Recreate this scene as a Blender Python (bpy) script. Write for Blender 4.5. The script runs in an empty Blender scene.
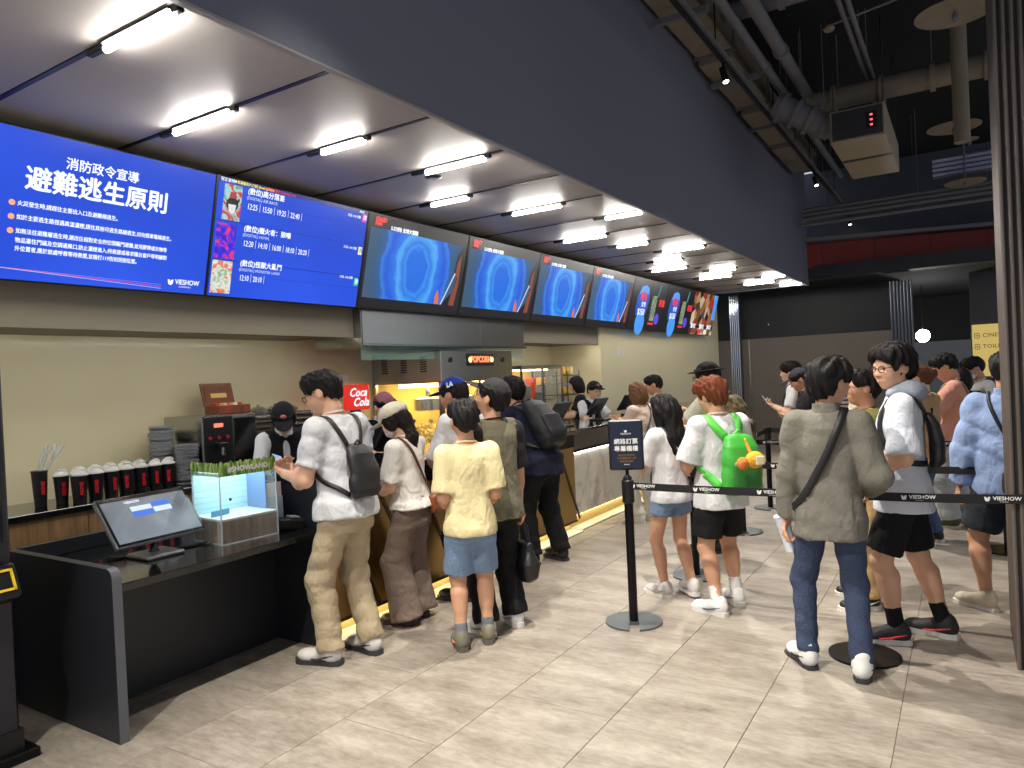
import bpy, bmesh, math, random
import numpy as np
from mathutils import Matrix, Vector
random.seed(7); rng = np.random.default_rng(7)
S = bpy.context.scene
COL = S.collection

# ------------------------------------------------------------------ camera
cam_d = bpy.data.cameras.new('camera'); cam = bpy.data.objects.new('camera', cam_d); COL.objects.link(cam)
cam_d.sensor_width = 36.0; cam_d.lens = 36.0 * 723.3 / 1024.0; cam_d.clip_start = 0.05; cam_d.clip_end = 100
RT = Vector((0.84639898, 0.53049989, -0.04667596)); UP = Vector((0.0345319, 0.03279028, 0.99886553)); FW = Vector((-0.53142857, 0.84705057, -0.00943449))
m = Matrix((RT, UP, -FW)).transposed().to_4x4(); m.translation = (0, 0, 1.64)
cam.matrix_world = m
S.camera = cam

# ------------------------------------------------------------------ world, exposure
S.view_settings.view_transform = 'Standard'; S.view_settings.look = 'None'
S.view_settings.gamma = 1.0; S.view_settings.use_curve_mapping = False
S.view_settings.exposure = 0.0
W = bpy.data.worlds.new('lobby_air'); S.world = W; W.use_nodes = True
W.node_tree.nodes['Background'].inputs[0].default_value = (0.88, 0.92, 1.0, 1)
W.node_tree.nodes['Background'].inputs[1].default_value = 0.58
TUBE_E = 120.0          # soffit tube lamps
SPOT_W = 760.0         # track spotlights
SCREEN_E = 1.15
LED_E = 9.0

# ------------------------------------------------------------------ materials
MATS = {}
def _nt(name):
    m = bpy.data.materials.new(name); m.use_nodes = True
    nt = m.node_tree; return m, nt, nt.nodes, nt.links, nt.nodes['Principled BSDF']
def mat(name, col, rough=0.6, metal=0.0, var=0.12, vs=6.0, bump=0.0, bs=80.0, emit=0.0, spec=0.5, coat=0.0, stretch=None, alpha=1.0, trans=0.0, sub=0.0):
    """procedural principled material: noise-varied colour, noise bump"""
    if name in MATS: return MATS[name]
    m, nt, N, L, P = _nt(name)
    tc = N.new('ShaderNodeTexCoord'); src = tc.outputs['Object']
    if stretch:
        mp = N.new('ShaderNodeMapping'); mp.inputs['Scale'].default_value = stretch; L.new(src, mp.inputs[0]); src = mp.outputs[0]
    nz = N.new('ShaderNodeTexNoise'); nz.inputs['Scale'].default_value = vs; nz.inputs['Detail'].default_value = 5; L.new(src, nz.inputs['Vector'])
    mx = N.new('ShaderNodeMix'); mx.data_type = 'RGBA'
    a = [max(0, c * (1 - var)) for c in col] + [1]; b = [min(1, c * (1 + var)) for c in col] + [1]
    mx.inputs[6].default_value = a; mx.inputs[7].default_value = b; L.new(nz.outputs[0], mx.inputs[0])
    L.new(mx.outputs[2], P.inputs['Base Color'])
    P.inputs['Roughness'].default_value = rough; P.inputs['Metallic'].default_value = metal
    P.inputs['Specular IOR Level'].default_value = spec
    if coat: P.inputs['Coat Weight'].default_value = coat; P.inputs['Coat Roughness'].default_value = 0.08
    if trans: P.inputs['Transmission Weight'].default_value = trans
    if alpha < 1: P.inputs['Alpha'].default_value = alpha
    if sub: P.inputs['Subsurface Weight'].default_value = sub; P.inputs['Subsurface Radius'].default_value = (0.02, 0.008, 0.004); P.inputs['Subsurface Scale'].default_value = 0.5
    if emit: L.new(mx.outputs[2], P.inputs['Emission Color']); P.inputs['Emission Strength'].default_value = emit
    if bump:
        n2 = N.new('ShaderNodeTexNoise'); n2.inputs['Scale'].default_value = bs; n2.inputs['Detail'].default_value = 3; L.new(src, n2.inputs['Vector'])
        bp = N.new('ShaderNodeBump'); bp.inputs['Strength'].default_value = bump; bp.inputs['Distance'].default_value = 0.01
        L.new(n2.outputs[0], bp.inputs['Height']); L.new(bp.outputs[0], P.inputs['Normal'])
    MATS[name] = m; return m
def lin(r, g, b):
    f = lambda c: ((c / 255 + 0.055) / 1.055) ** 2.4 if c > 10 else c / 255 / 12.92
    return (f(r), f(g), f(b))
def emat(name, col, e): 
    if name in MATS: return MATS[name]
    m, nt, N, L, P = _nt(name)
    P.inputs['Base Color'].default_value = (*[c * .2 for c in col], 1); P.inputs['Emission Color'].default_value = (*col, 1); P.inputs['Emission Strength'].default_value = e
    P.inputs['Roughness'].default_value = .4
    MATS[name] = m; return m
def cloth(name, rgb, var=0.10, rough=0.85, bump=0.35, bs=45, fold=.36):
    if 'cloth_' + name in MATS: return MATS['cloth_' + name]
    m = mat('cloth_' + name, lin(*rgb), rough, var=var, vs=9, bump=bump, bs=bs, spec=0.25); N = m.node_tree.nodes; L = m.node_tree.links     # plus broad soft folds
    b1 = [n for n in N if n.type == 'BUMP'][0]; tc = [n for n in N if n.type == 'TEX_COORD'][0]
    n = N.new('ShaderNodeTexNoise'); n.inputs['Scale'].default_value = 7; n.inputs['Detail'].default_value = 2.5; n.inputs['Distortion'].default_value = 1.6; mp = N.new('ShaderNodeMapping'); mp.inputs['Scale'].default_value = (1.25, 1.25, .8); mp.inputs['Rotation'].default_value = (.35, .3, 0)
    L.new(tc.outputs['Object'], mp.inputs[0]); L.new(mp.outputs[0], n.inputs['Vector'])
    b2 = N.new('ShaderNodeBump'); b2.inputs['Strength'].default_value = fold; b2.inputs['Distance'].default_value = .045; L.new(n.outputs[0], b2.inputs['Height']); L.new(b2.outputs[0], b1.inputs['Normal'])
    return m
def plain(name, rgb, rough=0.5, metal=0.0, **k):
    return mat(name, lin(*rgb), rough, metal, **k)

# ------------------------------------------------------------------ object helpers
def tag(o, label=None, cat=None, group=None, kind=None):
    if label: o['label'] = label
    if cat: o['category'] = cat
    if group: o['group'] = group
    if kind: o['kind'] = kind
    return o
def link(o, parent=None):
    COL.objects.link(o)
    if parent: o.parent = parent
    return o
def empty(name, loc=(0, 0, 0), rz=0.0, label=None, cat=None, group=None):
    o = bpy.data.objects.new(name, None); o.empty_display_size = 0.1; o.location = loc; o.rotation_euler = (0, 0, rz); link(o)
    return tag(o, label, cat, group)
def copy_tree(o, parent=None):
    c = o.copy(); COL.objects.link(c); c.parent = parent
    for ch in o.children: copy_tree(ch, c)
    return c
class MB:
    """collects shapes into one bmesh"""
    def __init__(s): s.bm = bmesh.new()
    def _x(s, vs, M):
        for v in vs: v.co = M @ v.co
    def box(s, c, size, rot=None, bev=0.0, seg=1):
        g = bmesh.ops.create_cube(s.bm, size=1.0); vs = g['verts']
        for v in vs: v.co = Vector((v.co.x * size[0], v.co.y * size[1], v.co.z * size[2]))
        if bev:
            es = list({e for v in vs for e in v.link_edges}); r = bmesh.ops.bevel(s.bm, geom=es, offset=bev, segments=seg, profile=0.6, affect='EDGES')
            seen = set(vs) | set(r['verts']); vs = [v for v in seen if v.is_valid]
        M = Matrix.Translation(Vector(c))
        if rot is not None: M = M @ (rot if isinstance(rot, Matrix) else Matrix.Rotation(rot, 4, 'Z'))
        s._x(vs, M); return s
    def span(s, lo, hi, bev=0.0, seg=1):
        return s.box([(a + b) / 2 for a, b in zip(lo, hi)], [abs(b - a) for a, b in zip(lo, hi)], None, bev, seg)
    def cyl(s, a, b, r, r2=None, n=16, cap=True):
        a = Vector(a); b = Vector(b); d = b - a
        g = bmesh.ops.create_cone(s.bm, cap_ends=cap, segments=n, radius1=r, radius2=r if r2 is None else r2, depth=d.length)
        s._x(g['verts'], Matrix.Translation((a + b) / 2) @ d.to_track_quat('Z', 'Y').to_matrix().to_4x4()); return s
    def sphere(s, c, r, sc=(1, 1, 1), u=16, v=10):
        g = bmesh.ops.create_uvsphere(s.bm, u_segments=u, v_segments=v, radius=r)
        s._x(g['verts'], Matrix.Translation(Vector(c)) @ Matrix.Diagonal((*sc, 1))); return s
    def tube(s, pts, r, n=8, closed=False):
        pts = [Vector(p) for p in pts]; rings = []
        for i, p in enumerate(pts):
            t = (pts[min(i + 1, len(pts) - 1)] - pts[max(i - 1, 0)]).normalized()
            q = t.to_track_quat('Z', 'Y'); rr = r[i] if isinstance(r, (list, tuple)) else r
            rings.append([s.bm.verts.new(p + q @ Vector((math.cos(k * 2 * math.pi / n) * rr, math.sin(k * 2 * math.pi / n) * rr, 0))) for k in range(n)])
        for A, B in zip(rings, rings[1:]):
            for k in range(n): s.bm.faces.new((A[k], A[(k + 1) % n], B[(k + 1) % n], B[k]))
        s.bm.faces.new(rings[0][::-1]); s.bm.faces.new(rings[-1]); return s
    def lathe(s, prof, c=(0, 0, 0), n=24, cap=True):
        rings = [[s.bm.verts.new((c[0] + r * math.cos(k * 2 * math.pi / n), c[1] + r * math.sin(k * 2 * math.pi / n), c[2] + z)) for k in range(n)] for r, z in prof]
        for A, B in zip(rings, rings[1:]):
            for k in range(n): s.bm.faces.new((A[k], A[(k + 1) % n], B[(k + 1) % n], B[k]))
        if cap: s.bm.faces.new(rings[0][::-1]); s.bm.faces.new(rings[-1])
        return s
    def prism(s, poly, z0, z1, M=None):
        a = [s.bm.verts.new((x, y, z0)) for x, y in poly]; b = [s.bm.verts.new((x, y, z1)) for x, y in poly]
        s.bm.faces.new(a[::-1]); s.bm.faces.new(b)
        for k in range(len(poly)): s.bm.faces.new((a[k], a[(k + 1) % len(poly)], b[(k + 1) % len(poly)], b[k]))
        if M is not None: s._x(a + b, M)
        return s
    def build(s, name, material, parent=None, smooth=False, loc=None):
        bmesh.ops.recalc_face_normals(s.bm, faces=s.bm.faces)
        if loc is not None:
            for v in s.bm.verts: v.co -= Vector(loc)
        me = bpy.data.meshes.new(name); s.bm.to_mesh(me); s.bm.free()
        if smooth:
            me.shade_smooth(); me.set_sharp_from_angle(angle=math.radians(40))
        else: me.shade_flat()
        if material: me.materials.append(material)
        o = bpy.data.objects.new(name, me); link(o, parent)
        if loc is not None: o.location = loc
        return o
def raw(name, V, F, material, parent=None, smooth=True):
    """V (n,3) F (m,4) arrays -> mesh object"""
    me = bpy.data.meshes.new(name); V = np.asarray(V, np.float32); F = np.asarray(F, np.int32)
    me.vertices.add(len(V)); me.vertices.foreach_set('co', V.ravel())
    me.loops.add(F.size); me.loops.foreach_set('vertex_index', F.ravel())
    me.polygons.add(len(F)); me.polygons.foreach_set('loop_start', np.arange(0, F.size, F.shape[1], dtype=np.int32))
    me.update(calc_edges=True)
    me.validate()
    if smooth: me.shade_smooth()
    else: me.shade_flat()
    if material: me.materials.append(material)
    o = bpy.data.objects.new(name, me); return link(o, parent)
_dg = None
def text(body, size, material, M, parent=None, name='lettering', align='LEFT', bold=0.0, depth=0.0008, spacing=1.0, alignv='CENTER', sx=1.0, shear=0.0):
    """flat printed lettering turned into a mesh; M places its xy plane"""
    c = bpy.data.curves.new(name, 'FONT'); c.body = body; c.size = size; c.align_x = align; c.align_y = alignv; c.extrude = depth
    c.space_character = spacing; c.resolution_u = 2; c.shear = shear
    t = bpy.data.objects.new(name, c); COL.objects.link(t)
    dg = bpy.context.evaluated_depsgraph_get(); dg.update()
    me = bpy.data.meshes.new_from_object(t.evaluated_get(dg)); me.name = name
    bpy.data.objects.remove(t); bpy.data.curves.remove(c)
    if bold:                                                     # heavier strokes: the outline repeated with tiny shifts
        bm = bmesh.new(); b = bold * 1.1
        for i, (dx, dy) in enumerate(((0, 0), (b, 0), (-b, 0), (0, b), (0, -b))):
            n0 = len(bm.verts); bm.from_mesh(me); bm.verts.ensure_lookup_table()
            for v in bm.verts[n0:]: v.co += Vector((dx, dy, -.00004 * i))
        bm.to_mesh(me); bm.free()
    me.transform(M @ Matrix.Diagonal((sx, 1, 1, 1))); me.materials.clear(); me.materials.append(material)
    o = bpy.data.objects.new(name, me); return link(o, parent)
def frame(origin, xdir, ydir):
    x = Vector(xdir).normalized(); y = Vector(ydir); y = (y - x * y.dot(x)).normalized(); z = x.cross(y)
    M = Matrix((x, y, z)).transposed().to_4x4(); M.translation = Vector(origin); return M

# ------------------------------------------------------------------ signed-distance modelling (bodies, clothes, bags)
class Prim:
    __slots__ = ('f', 'lo', 'hi', 'k', 'op')
    def __init__(s, f, lo, hi, k, op): s.f = f; s.lo = np.asarray(lo, float); s.hi = np.asarray(hi, float); s.k = k; s.op = op
def A3(*v): return np.array(v, float)
def RC(a, b, ra, rb, k=0.02, op='u', cuts=()):
    a = np.asarray(a, float); b = np.asarray(b, float); d = b - a; dd = max(float(d @ d), 1e-9); cuts = [(np.asarray(p, float), np.asarray(n, float) / np.linalg.norm(n)) for p, n in cuts]
    def f(x, y, z):
        px = x - a[0]; py = y - a[1]; pz = z - a[2]
        t = np.clip((px * d[0] + py * d[1] + pz * d[2]) / dd, 0, 1)
        r = np.sqrt((px - t * d[0]) ** 2 + (py - t * d[1]) ** 2 + (pz - t * d[2]) ** 2) - (ra + (rb - ra) * t)
        for p, n in cuts: r = np.maximum(r, (x - p[0]) * n[0] + (y - p[1]) * n[1] + (z - p[2]) * n[2])
        return r
    R = max(ra, rb); return Prim(f, np.minimum(a, b) - R, np.maximum(a, b) + R, k, op)
def EL(c, r, R=None, k=0.02, op='u', cuts=()):
    c = np.asarray(c, float); r = np.asarray(r, float); Rm = np.eye(3) if R is None else np.asarray(R, float)
    cuts = [(np.asarray(p, float), np.asarray(n, float) / np.linalg.norm(n)) for p, n in cuts]
    def f(x, y, z):
        px = x - c[0]; py = y - c[1]; pz = z - c[2]
        q = [Rm[0, i] * px + Rm[1, i] * py + Rm[2, i] * pz for i in range(3)]
        k0 = np.sqrt((q[0] / r[0]) ** 2 + (q[1] / r[1]) ** 2 + (q[2] / r[2]) ** 2)
        k1 = np.sqrt((q[0] / r[0] ** 2) ** 2 + (q[1] / r[1] ** 2) ** 2 + (q[2] / r[2] ** 2) ** 2) + 1e-9
        d = k0 * (k0 - 1) / k1
        d = np.where(k0 < 1e-4, -r.min(), d)
        for p, n in cuts: d = np.maximum(d, (x - p[0]) * n[0] + (y - p[1]) * n[1] + (z - p[2]) * n[2])
        return d
    R_ = r.max(); return Prim(f, c - R_, c + R_, k, op)
def BX(c, h, R=None, rad=0.01, k=0.02, op='u'):
    c = np.asarray(c, float); h = np.asarray(h, float); Rm = np.eye(3) if R is None else np.asarray(R, float)
    def f(x, y, z):
        px = x - c[0]; py = y - c[1]; pz = z - c[2]
        q = [np.abs(Rm[0, i] * px + Rm[1, i] * py + Rm[2, i] * pz) - h[i] + rad for i in range(3)]
        return np.sqrt(np.maximum(q[0], 0) ** 2 + np.maximum(q[1], 0) ** 2 + np.maximum(q[2], 0) ** 2) + np.minimum(np.maximum(q[0], np.maximum(q[1], q[2])), 0) - rad
    R_ = np.linalg.norm(h); return Prim(f, c - R_, c + R_, k, op)
def LF(o, R, secs, k=0.02, op='u', pw=2.3):
    """loft of (super)elliptic sections (z, rx, ry, cx, cy) in frame o,R"""
    o = np.asarray(o, float); R = np.asarray(R, float); secs = np.array(secs, float)
    zs, rx, ry, cx, cy = secs.T
    def f(x, y, z):
        px = x - o[0]; py = y - o[1]; pz = z - o[2]
        qx = R[0, 0] * px + R[1, 0] * py + R[2, 0] * pz; qy = R[0, 1] * px + R[1, 1] * py + R[2, 1] * pz; qz = R[0, 2] * px + R[1, 2] * py + R[2, 2] * pz
        sh = qz.shape; zz = qz.ravel()
        I = lambda a: np.interp(zz, zs, a).reshape(sh)
        ex = I(rx); ey = I(ry); ux = np.abs(qx - I(cx)) / ex; uy = np.abs(qy - I(cy)) / ey
        d = ((ux ** pw + uy ** pw + 1e-12) ** (1 / pw) - 1) * np.minimum(ex, ey)
        dz = np.maximum(zs[0] - qz, qz - zs[-1])
        return np.where(dz > 0, np.sqrt(np.maximum(d, 0) ** 2 + dz ** 2), np.maximum(d, dz))
    e = max(rx.max() + np.abs(cx).max(), ry.max() + np.abs(cy).max()); c0 = o + R @ A3(0, 0, zs[0]); c1 = o + R @ A3(0, 0, zs[-1])
    return Prim(f, np.minimum(c0, c1) - e * 1.2, np.maximum(c0, c1) + e * 1.2, k, op)
def sdf_eval(prims, P):
    x, y, z = P[:, 0], P[:, 1], P[:, 2]; F = np.full(len(P), 1.0)
    for p in prims:
        d = p.f(x, y, z); k = p.k
        if p.op == 'u': h = np.clip(.5 + .5 * (F - d) / k, 0, 1); F = F * (1 - h) + d * h - k * h * (1 - h)
        else: h = np.clip(.5 - .5 * (F + d) / k, 0, 1); F = F * (1 - h) - d * h + k * h * (1 - h)
    return F
def nets(prims, vox, disp=None):
    """smooth union of prims -> quad mesh by naive surface nets"""
    us = [p for p in prims if p.op == 'u']
    lo = np.min([p.lo for p in us], 0) - 3 * vox - .012; hi = np.max([p.hi for p in us], 0) + 3 * vox + .012
    n = np.ceil((hi - lo) / vox).astype(int) + 1
    ax = [lo[i] + vox * np.arange(n[i]) for i in range(3)]
    F = np.full(n, 1.0, np.float32)
    for p in prims:
        mgn = p.k + 2.5 * vox
        i0 = np.maximum(np.floor((p.lo - mgn - lo) / vox).astype(int), 0); i1 = np.minimum(np.ceil((p.hi + mgn - lo) / vox).astype(int) + 1, n)
        if (i1 <= i0).any(): continue
        sl = tuple(slice(a, b) for a, b in zip(i0, i1))
        x, y, z = np.meshgrid(*[ax[i][sl[i]] for i in range(3)], indexing='ij')
        d = p.f(x, y, z); G = F[sl]; k = p.k
        if p.op == 'u': h = np.clip(.5 + .5 * (G - d) / k, 0, 1); F[sl] = G * (1 - h) + d * h - k * h * (1 - h)
        else: h = np.clip(.5 - .5 * (G + d) / k, 0, 1); F[sl] = G * (1 - h) - d * h + k * h * (1 - h)
    if disp is not None:
        near = np.abs(F) < 4 * vox + 0.02
        idx = np.nonzero(near); pts = [ax[i][idx[i]] for i in range(3)]
        F[near] += disp(*pts).astype(np.float32)
    F[0] = F[-1] = 1; F[:, 0] = F[:, -1] = 1; F[:, :, 0] = F[:, :, -1] = 1
    ins = F < 0
    c = [ins[i:n[0] - 1 + i, j:n[1] - 1 + j, k:n[2] - 1 + k] for i in (0, 1) for j in (0, 1) for k in (0, 1)]
    cnt = sum(a.astype(np.int8) for a in c); act = (cnt > 0) & (cnt < 8)
    I = np.argwhere(act); vid = np.full(act.shape, -1, np.int32); vid[act] = np.arange(len(I))
    acc = np.zeros((len(I), 3)); w = np.zeros(len(I))
    corners = [(i, j, k) for i in (0, 1) for j in (0, 1) for k in (0, 1)]
    Fc = {q: F[I[:, 0] + q[0], I[:, 1] + q[1], I[:, 2] + q[2]] for q in corners}
    for q in corners:
        for a in range(3):
            if q[a]: continue
            r = list(q); r[a] = 1; r = tuple(r); f0 = Fc[q]; f1 = Fc[r]; x = (f0 < 0) != (f1 < 0)
            t = np.where(x, f0 / np.where(f0 == f1, 1, f0 - f1), 0); p = np.tile(np.array(q, float), (len(I), 1)); p[:, a] = t
            acc[x] += p[x]; w[x] += 1
    V = lo + vox * (I + acc / w[:, None])
    Q = []
    for a in range(3):
        b, cc = (a + 1) % 3, (a + 2) % 3
        s0 = [slice(1, -1)] * 3; s1 = [slice(1, -1)] * 3; s0[a] = slice(0, n[a] - 1); s1[a] = slice(1, n[a])
        x0 = ins[tuple(s0)]; x1 = ins[tuple(s1)]; ch = x0 != x1
        E = np.argwhere(ch); off = np.ones(3, int); off[a] = 0; E = E + off
        flip = x0[ch]
        def cell(db, dc): e = E.copy(); e[:, b] -= db; e[:, cc] -= dc; return vid[e[:, 0], e[:, 1], e[:, 2]]
        q = np.stack([cell(1, 1), cell(0, 1), cell(0, 0), cell(1, 0)], 1); q[~flip] = q[~flip][:, ::-1]; Q.append(q)
    Fq = np.concatenate(Q); Fq = Fq[(Fq >= 0).all(1)]
    return V, Fq
def join_vf(parts):
    vs, fs, o = [], [], 0
    for V, F in parts: vs.append(V); fs.append(F + o); o += len(V)
    return np.concatenate(vs), np.concatenate(fs)
def rotm(ax, deg):
    return np.array(Matrix.Rotation(math.radians(deg), 3, ax))
# ================================================================== materials of the place
black_gloss = plain('black_gloss_top', (16, 17, 20), 0.12, var=.1, coat=.5)
black_lam = plain('black_laminate', (34, 36, 42), 0.45, var=.15, vs=3, bump=.05, bs=200)
grey_edge = plain('grey_edging', (92, 95, 103), 0.5)
black_metal = plain('black_metal', (20, 20, 22), 0.35, .6)
black_plastic = plain('black_plastic', (18, 18, 20), 0.4)
beige = plain('beige_wall_panel', (232, 221, 184), 0.28, var=.04, vs=1.5, coat=.25)
taupe = plain('taupe_bulkhead_paint', (136, 126, 109), 0.6, var=.05, vs=2)
taupe_dark = plain('taupe_far_wall', (120, 110, 100), 0.6, var=.06, vs=1)
black_wall = plain('black_far_wall', (24, 25, 30), 0.6, var=.1, vs=1)
navy_wall = plain('navy_fascia_paint', (112, 115, 132), 0.75, var=.06, vs=.8, bump=.05, bs=120)
ceil_panel = plain('grey_ceiling_panel', (162, 155, 149), 0.5, var=.03, vs=1)
trim_mat = plain('pale_trim', (170, 168, 166), 0.4, .3)
steel = plain('stainless_steel', (178, 178, 174), 0.22, 1.0, var=.05, vs=3, bump=.03, bs=30, stretch=(1, 1, 12))
steel_dark = plain('dark_steel', (92, 92, 94), 0.35, 1.0, var=.1)
white_pl = plain('white_plastic', (232, 232, 230), 0.4)
pipe_grey = plain('pipe_grey_paint', (106, 106, 112), 0.6, var=.15)
pipe_tan = plain('duct_tan_wrap', (128, 118, 104), 0.65, var=.2, bump=.3, bs=20)
dark_void = plain('ceiling_black_paint', (22, 23, 27), 0.8, var=.2, vs=2)
red_beam = plain('red_oxide_beam', (128, 30, 30), 0.6, var=.2)
gold = plain('bronze_gold_panel', (168, 138, 84), 0.28, .85, var=.12, vs=2.5)
bronze_dark = plain('dark_bronze_strip', (92, 80, 62), 0.35, .8)
tanstone = plain('tan_skirting', (214, 188, 120), 0.5, var=.08)
whitestone = plain('white_kerb_stone', (236, 232, 216), 0.4, var=.05)
red_print = plain('red_print', (196, 26, 34), .45)
white_print = plain('white_print', (240, 240, 240), .5)

def nodes_mat(name, build, rough=.5, metal=0.0, coat=0.0):
    m, nt, N, L, P = _nt(name); P.inputs['Roughness'].default_value = rough; P.inputs['Metallic'].default_value = metal
    if coat: P.inputs['Coat Weight'].default_value = coat; P.inputs['Coat Roughness'].default_value = .1
    build(N, L, P); return m
def ramp(N, stops):
    r = N.new('ShaderNodeValToRGB'); e = r.color_ramp.elements
    while len(e) < len(stops): e.new(.5)
    for i, (p, c) in enumerate(stops): e[i].position = p; e[i].color = (*c, 1)
    return r
def _tile(N, L, P):
    g = N.new('ShaderNodeNewGeometry'); oi = N.new('ShaderNodeObjectInfo')
    ad = N.new('ShaderNodeVectorMath'); ad.operation = 'MULTIPLY_ADD'; cb = N.new('ShaderNodeCombineXYZ'); L.new(oi.outputs['Random'], cb.inputs[0]); L.new(oi.outputs['Random'], cb.inputs[1])
    L.new(cb.outputs[0], ad.inputs[0]); ad.inputs[1].default_value = (37, 53, 0); L.new(g.outputs['Position'], ad.inputs[2])
    mp = N.new('ShaderNodeMapping'); mp.inputs['Scale'].default_value = (1.0, 2.6, 1); L.new(ad.outputs[0], mp.inputs[0])
    n1 = N.new('ShaderNodeTexNoise'); n1.inputs['Scale'].default_value = 2.2; n1.inputs['Detail'].default_value = 6; n1.inputs['Roughness'].default_value = .62; L.new(mp.outputs[0], n1.inputs['Vector'])
    n2 = N.new('ShaderNodeTexNoise'); n2.inputs['Scale'].default_value = 14; n2.inputs['Detail'].default_value = 8; n2.inputs['Roughness'].default_value = .7; L.new(mp.outputs[0], n2.inputs['Vector'])
    ma = N.new('ShaderNodeMath'); ma.operation = 'MULTIPLY_ADD'; ma.inputs[1].default_value = .45; L.new(n2.outputs[0], ma.inputs[0])
    mb = N.new('ShaderNodeMath'); mb.operation = 'MULTIPLY'; mb.inputs[1].default_value = .6; L.new(n1.outputs[0], mb.inputs[0]); L.new(mb.outputs[0], ma.inputs[2])
    rp = ramp(N, [(.36, lin(114, 105, 95)), (.50, lin(144, 135, 124)), (.66, lin(172, 164, 153))]); L.new(ma.outputs[0], rp.inputs[0]); L.new(rp.outputs[0], P.inputs['Base Color'])
    rr = N.new('ShaderNodeMapRange'); rr.inputs['To Min'].default_value = .30; rr.inputs['To Max'].default_value = .52; L.new(n2.outputs[0], rr.inputs[0]); L.new(rr.outputs[0], P.inputs['Roughness'])
    bp = N.new('ShaderNodeBump'); bp.inputs['Strength'].default_value = .12; bp.inputs['Distance'].default_value = .004; L.new(n2.outputs[0], bp.inputs['Height']); L.new(bp.outputs[0], P.inputs['Normal'])
tile_mat = nodes_mat('stone_look_floor_tile', _tile, .4)
def _wood(c0, c1):
    def b(N, L, P):
        tc = N.new('ShaderNodeTexCoord'); mp = N.new('ShaderNodeMapping'); mp.inputs['Scale'].default_value = (14, 14, 1.2); L.new(tc.outputs['Object'], mp.inputs[0])
        n = N.new('ShaderNodeTexNoise'); n.inputs['Scale'].default_value = 3; n.inputs['Detail'].default_value = 7; L.new(mp.outputs[0], n.inputs['Vector'])
        r = ramp(N, [(.3, c0), (.7, c1)]); L.new(n.outputs[0], r.inputs[0]); L.new(r.outputs[0], P.inputs['Base Color'])
    return b
wood = nodes_mat('oak_front_panel', _wood(lin(128, 96, 62), lin(176, 140, 98)), .45)
wood_pale = nodes_mat('pale_ash_wrap', _wood(lin(150, 132, 116), lin(196, 180, 166)), .6)
wood_red = nodes_mat('mahogany', _wood(lin(92, 44, 26), lin(134, 70, 42)), .35)
def _marble(N, L, P):
    tc = N.new('ShaderNodeTexCoord'); n = N.new('ShaderNodeTexNoise'); n.inputs['Scale'].default_value = 1.6; n.inputs['Detail'].default_value = 8; n.inputs['Distortion'].default_value = 1.4; L.new(tc.outputs['Object'], n.inputs['Vector'])
    r = ramp(N, [(.40, lin(236, 232, 222)), (.485, lin(228, 224, 214)), (.505, lin(206, 202, 193)), (.53, lin(230, 226, 216)), (.7, lin(238, 234, 226))]); L.new(n.outputs[0], r.inputs[0]); L.new(r.outputs[0], P.inputs['Base Color'])
marble = nodes_mat('white_marble_slab', _marble, .25, coat=.3)

def struct(o, ): o['kind'] = 'structure'; return o

# ================================================================== floor with tiles
fl = struct(MB().span((-7, -4, -.12), (6, 26, -.004)).build('floor', plain('tile_joint_grey', (122, 114, 104), .7)))
TW, TL = .585, 1.17
tm = MB().box((0, 0, -.004), (TW - .003, TL - .003, .008), bev=.0012).build('tile', tile_mat, fl)
first = True
for ci in range(-7, 5):
    x = -.895 + (ci + .5) * TW
    for ri in range(-3, 13):
        y = 3.108 + (ri + .5) * TL + (TL / 2 if ci % 2 else 0)
        if first: t = tm; first = False
        else: t = tm.copy(); link(t, fl)
        t.location = (x, y, 0)

# ================================================================== soffit ceiling: panels, rails, tube lamps
CZ, CX0, CX1, TP, T0 = 3.27, -5.42, -2.69, .843, 1.886
ce = struct(MB().span((CX0, -2.2, CZ + .05), (CX1, 15.9, CZ + .09)).build('ceiling', dark_void))
pm = None
for k in range(-4, 17):
    y0 = T0 + k * TP + .016; y1 = T0 + (k + 1) * TP - .016
    if y1 > 15.9: y1 = 15.88
    if pm is None: pm = p = MB().box((0, 0, .025), (CX1 - CX0 - .02, TP - .032, .05), bev=.002).build('ceiling_panel', ceil_panel, ce)
    else: p = pm.copy(); link(p, ce)
    p.location = ((CX0 + CX1) / 2, (y0 + y1) / 2, CZ); p.scale = (1, (y1 - y0) / (TP - .032), 1)
tubes = [(-3.31, -2.785), (-4.08, -3.535), (-3.69, -3.30), (-3.457, -2.912), (-4.07, -3.67), (-3.72, -3.19), (-3.11, -2.72), (-4.05, -3.505), (-3.72, -3.32), (-3.42, -2.87), (-3.86, -3.46), (-4.22, -3.67), (-3.53, -3.13), (-3.97, -3.42), (-3.09, -2.70), (-3.62, -3.07), (-3.12, -2.72)]
off_frame = {-1: (-3.9, -3.5), -2: (-3.4, -2.85), -3: (-4.0, -3.5)}
tube_glow = emat('tube_lamp_glow', (1.0, .965, .90), TUBE_E)
rail_m = plain('black_rail', (24, 24, 28), .4, .4)
def ordinal(n): return ['first', 'second', 'third', 'fourth', 'fifth', 'sixth', 'seventh', 'eighth', 'ninth', 'tenth', 'eleventh', 'twelfth', 'thirteenth', 'fourteenth', 'fifteenth', 'sixteenth', 'seventeenth'][n]
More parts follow.
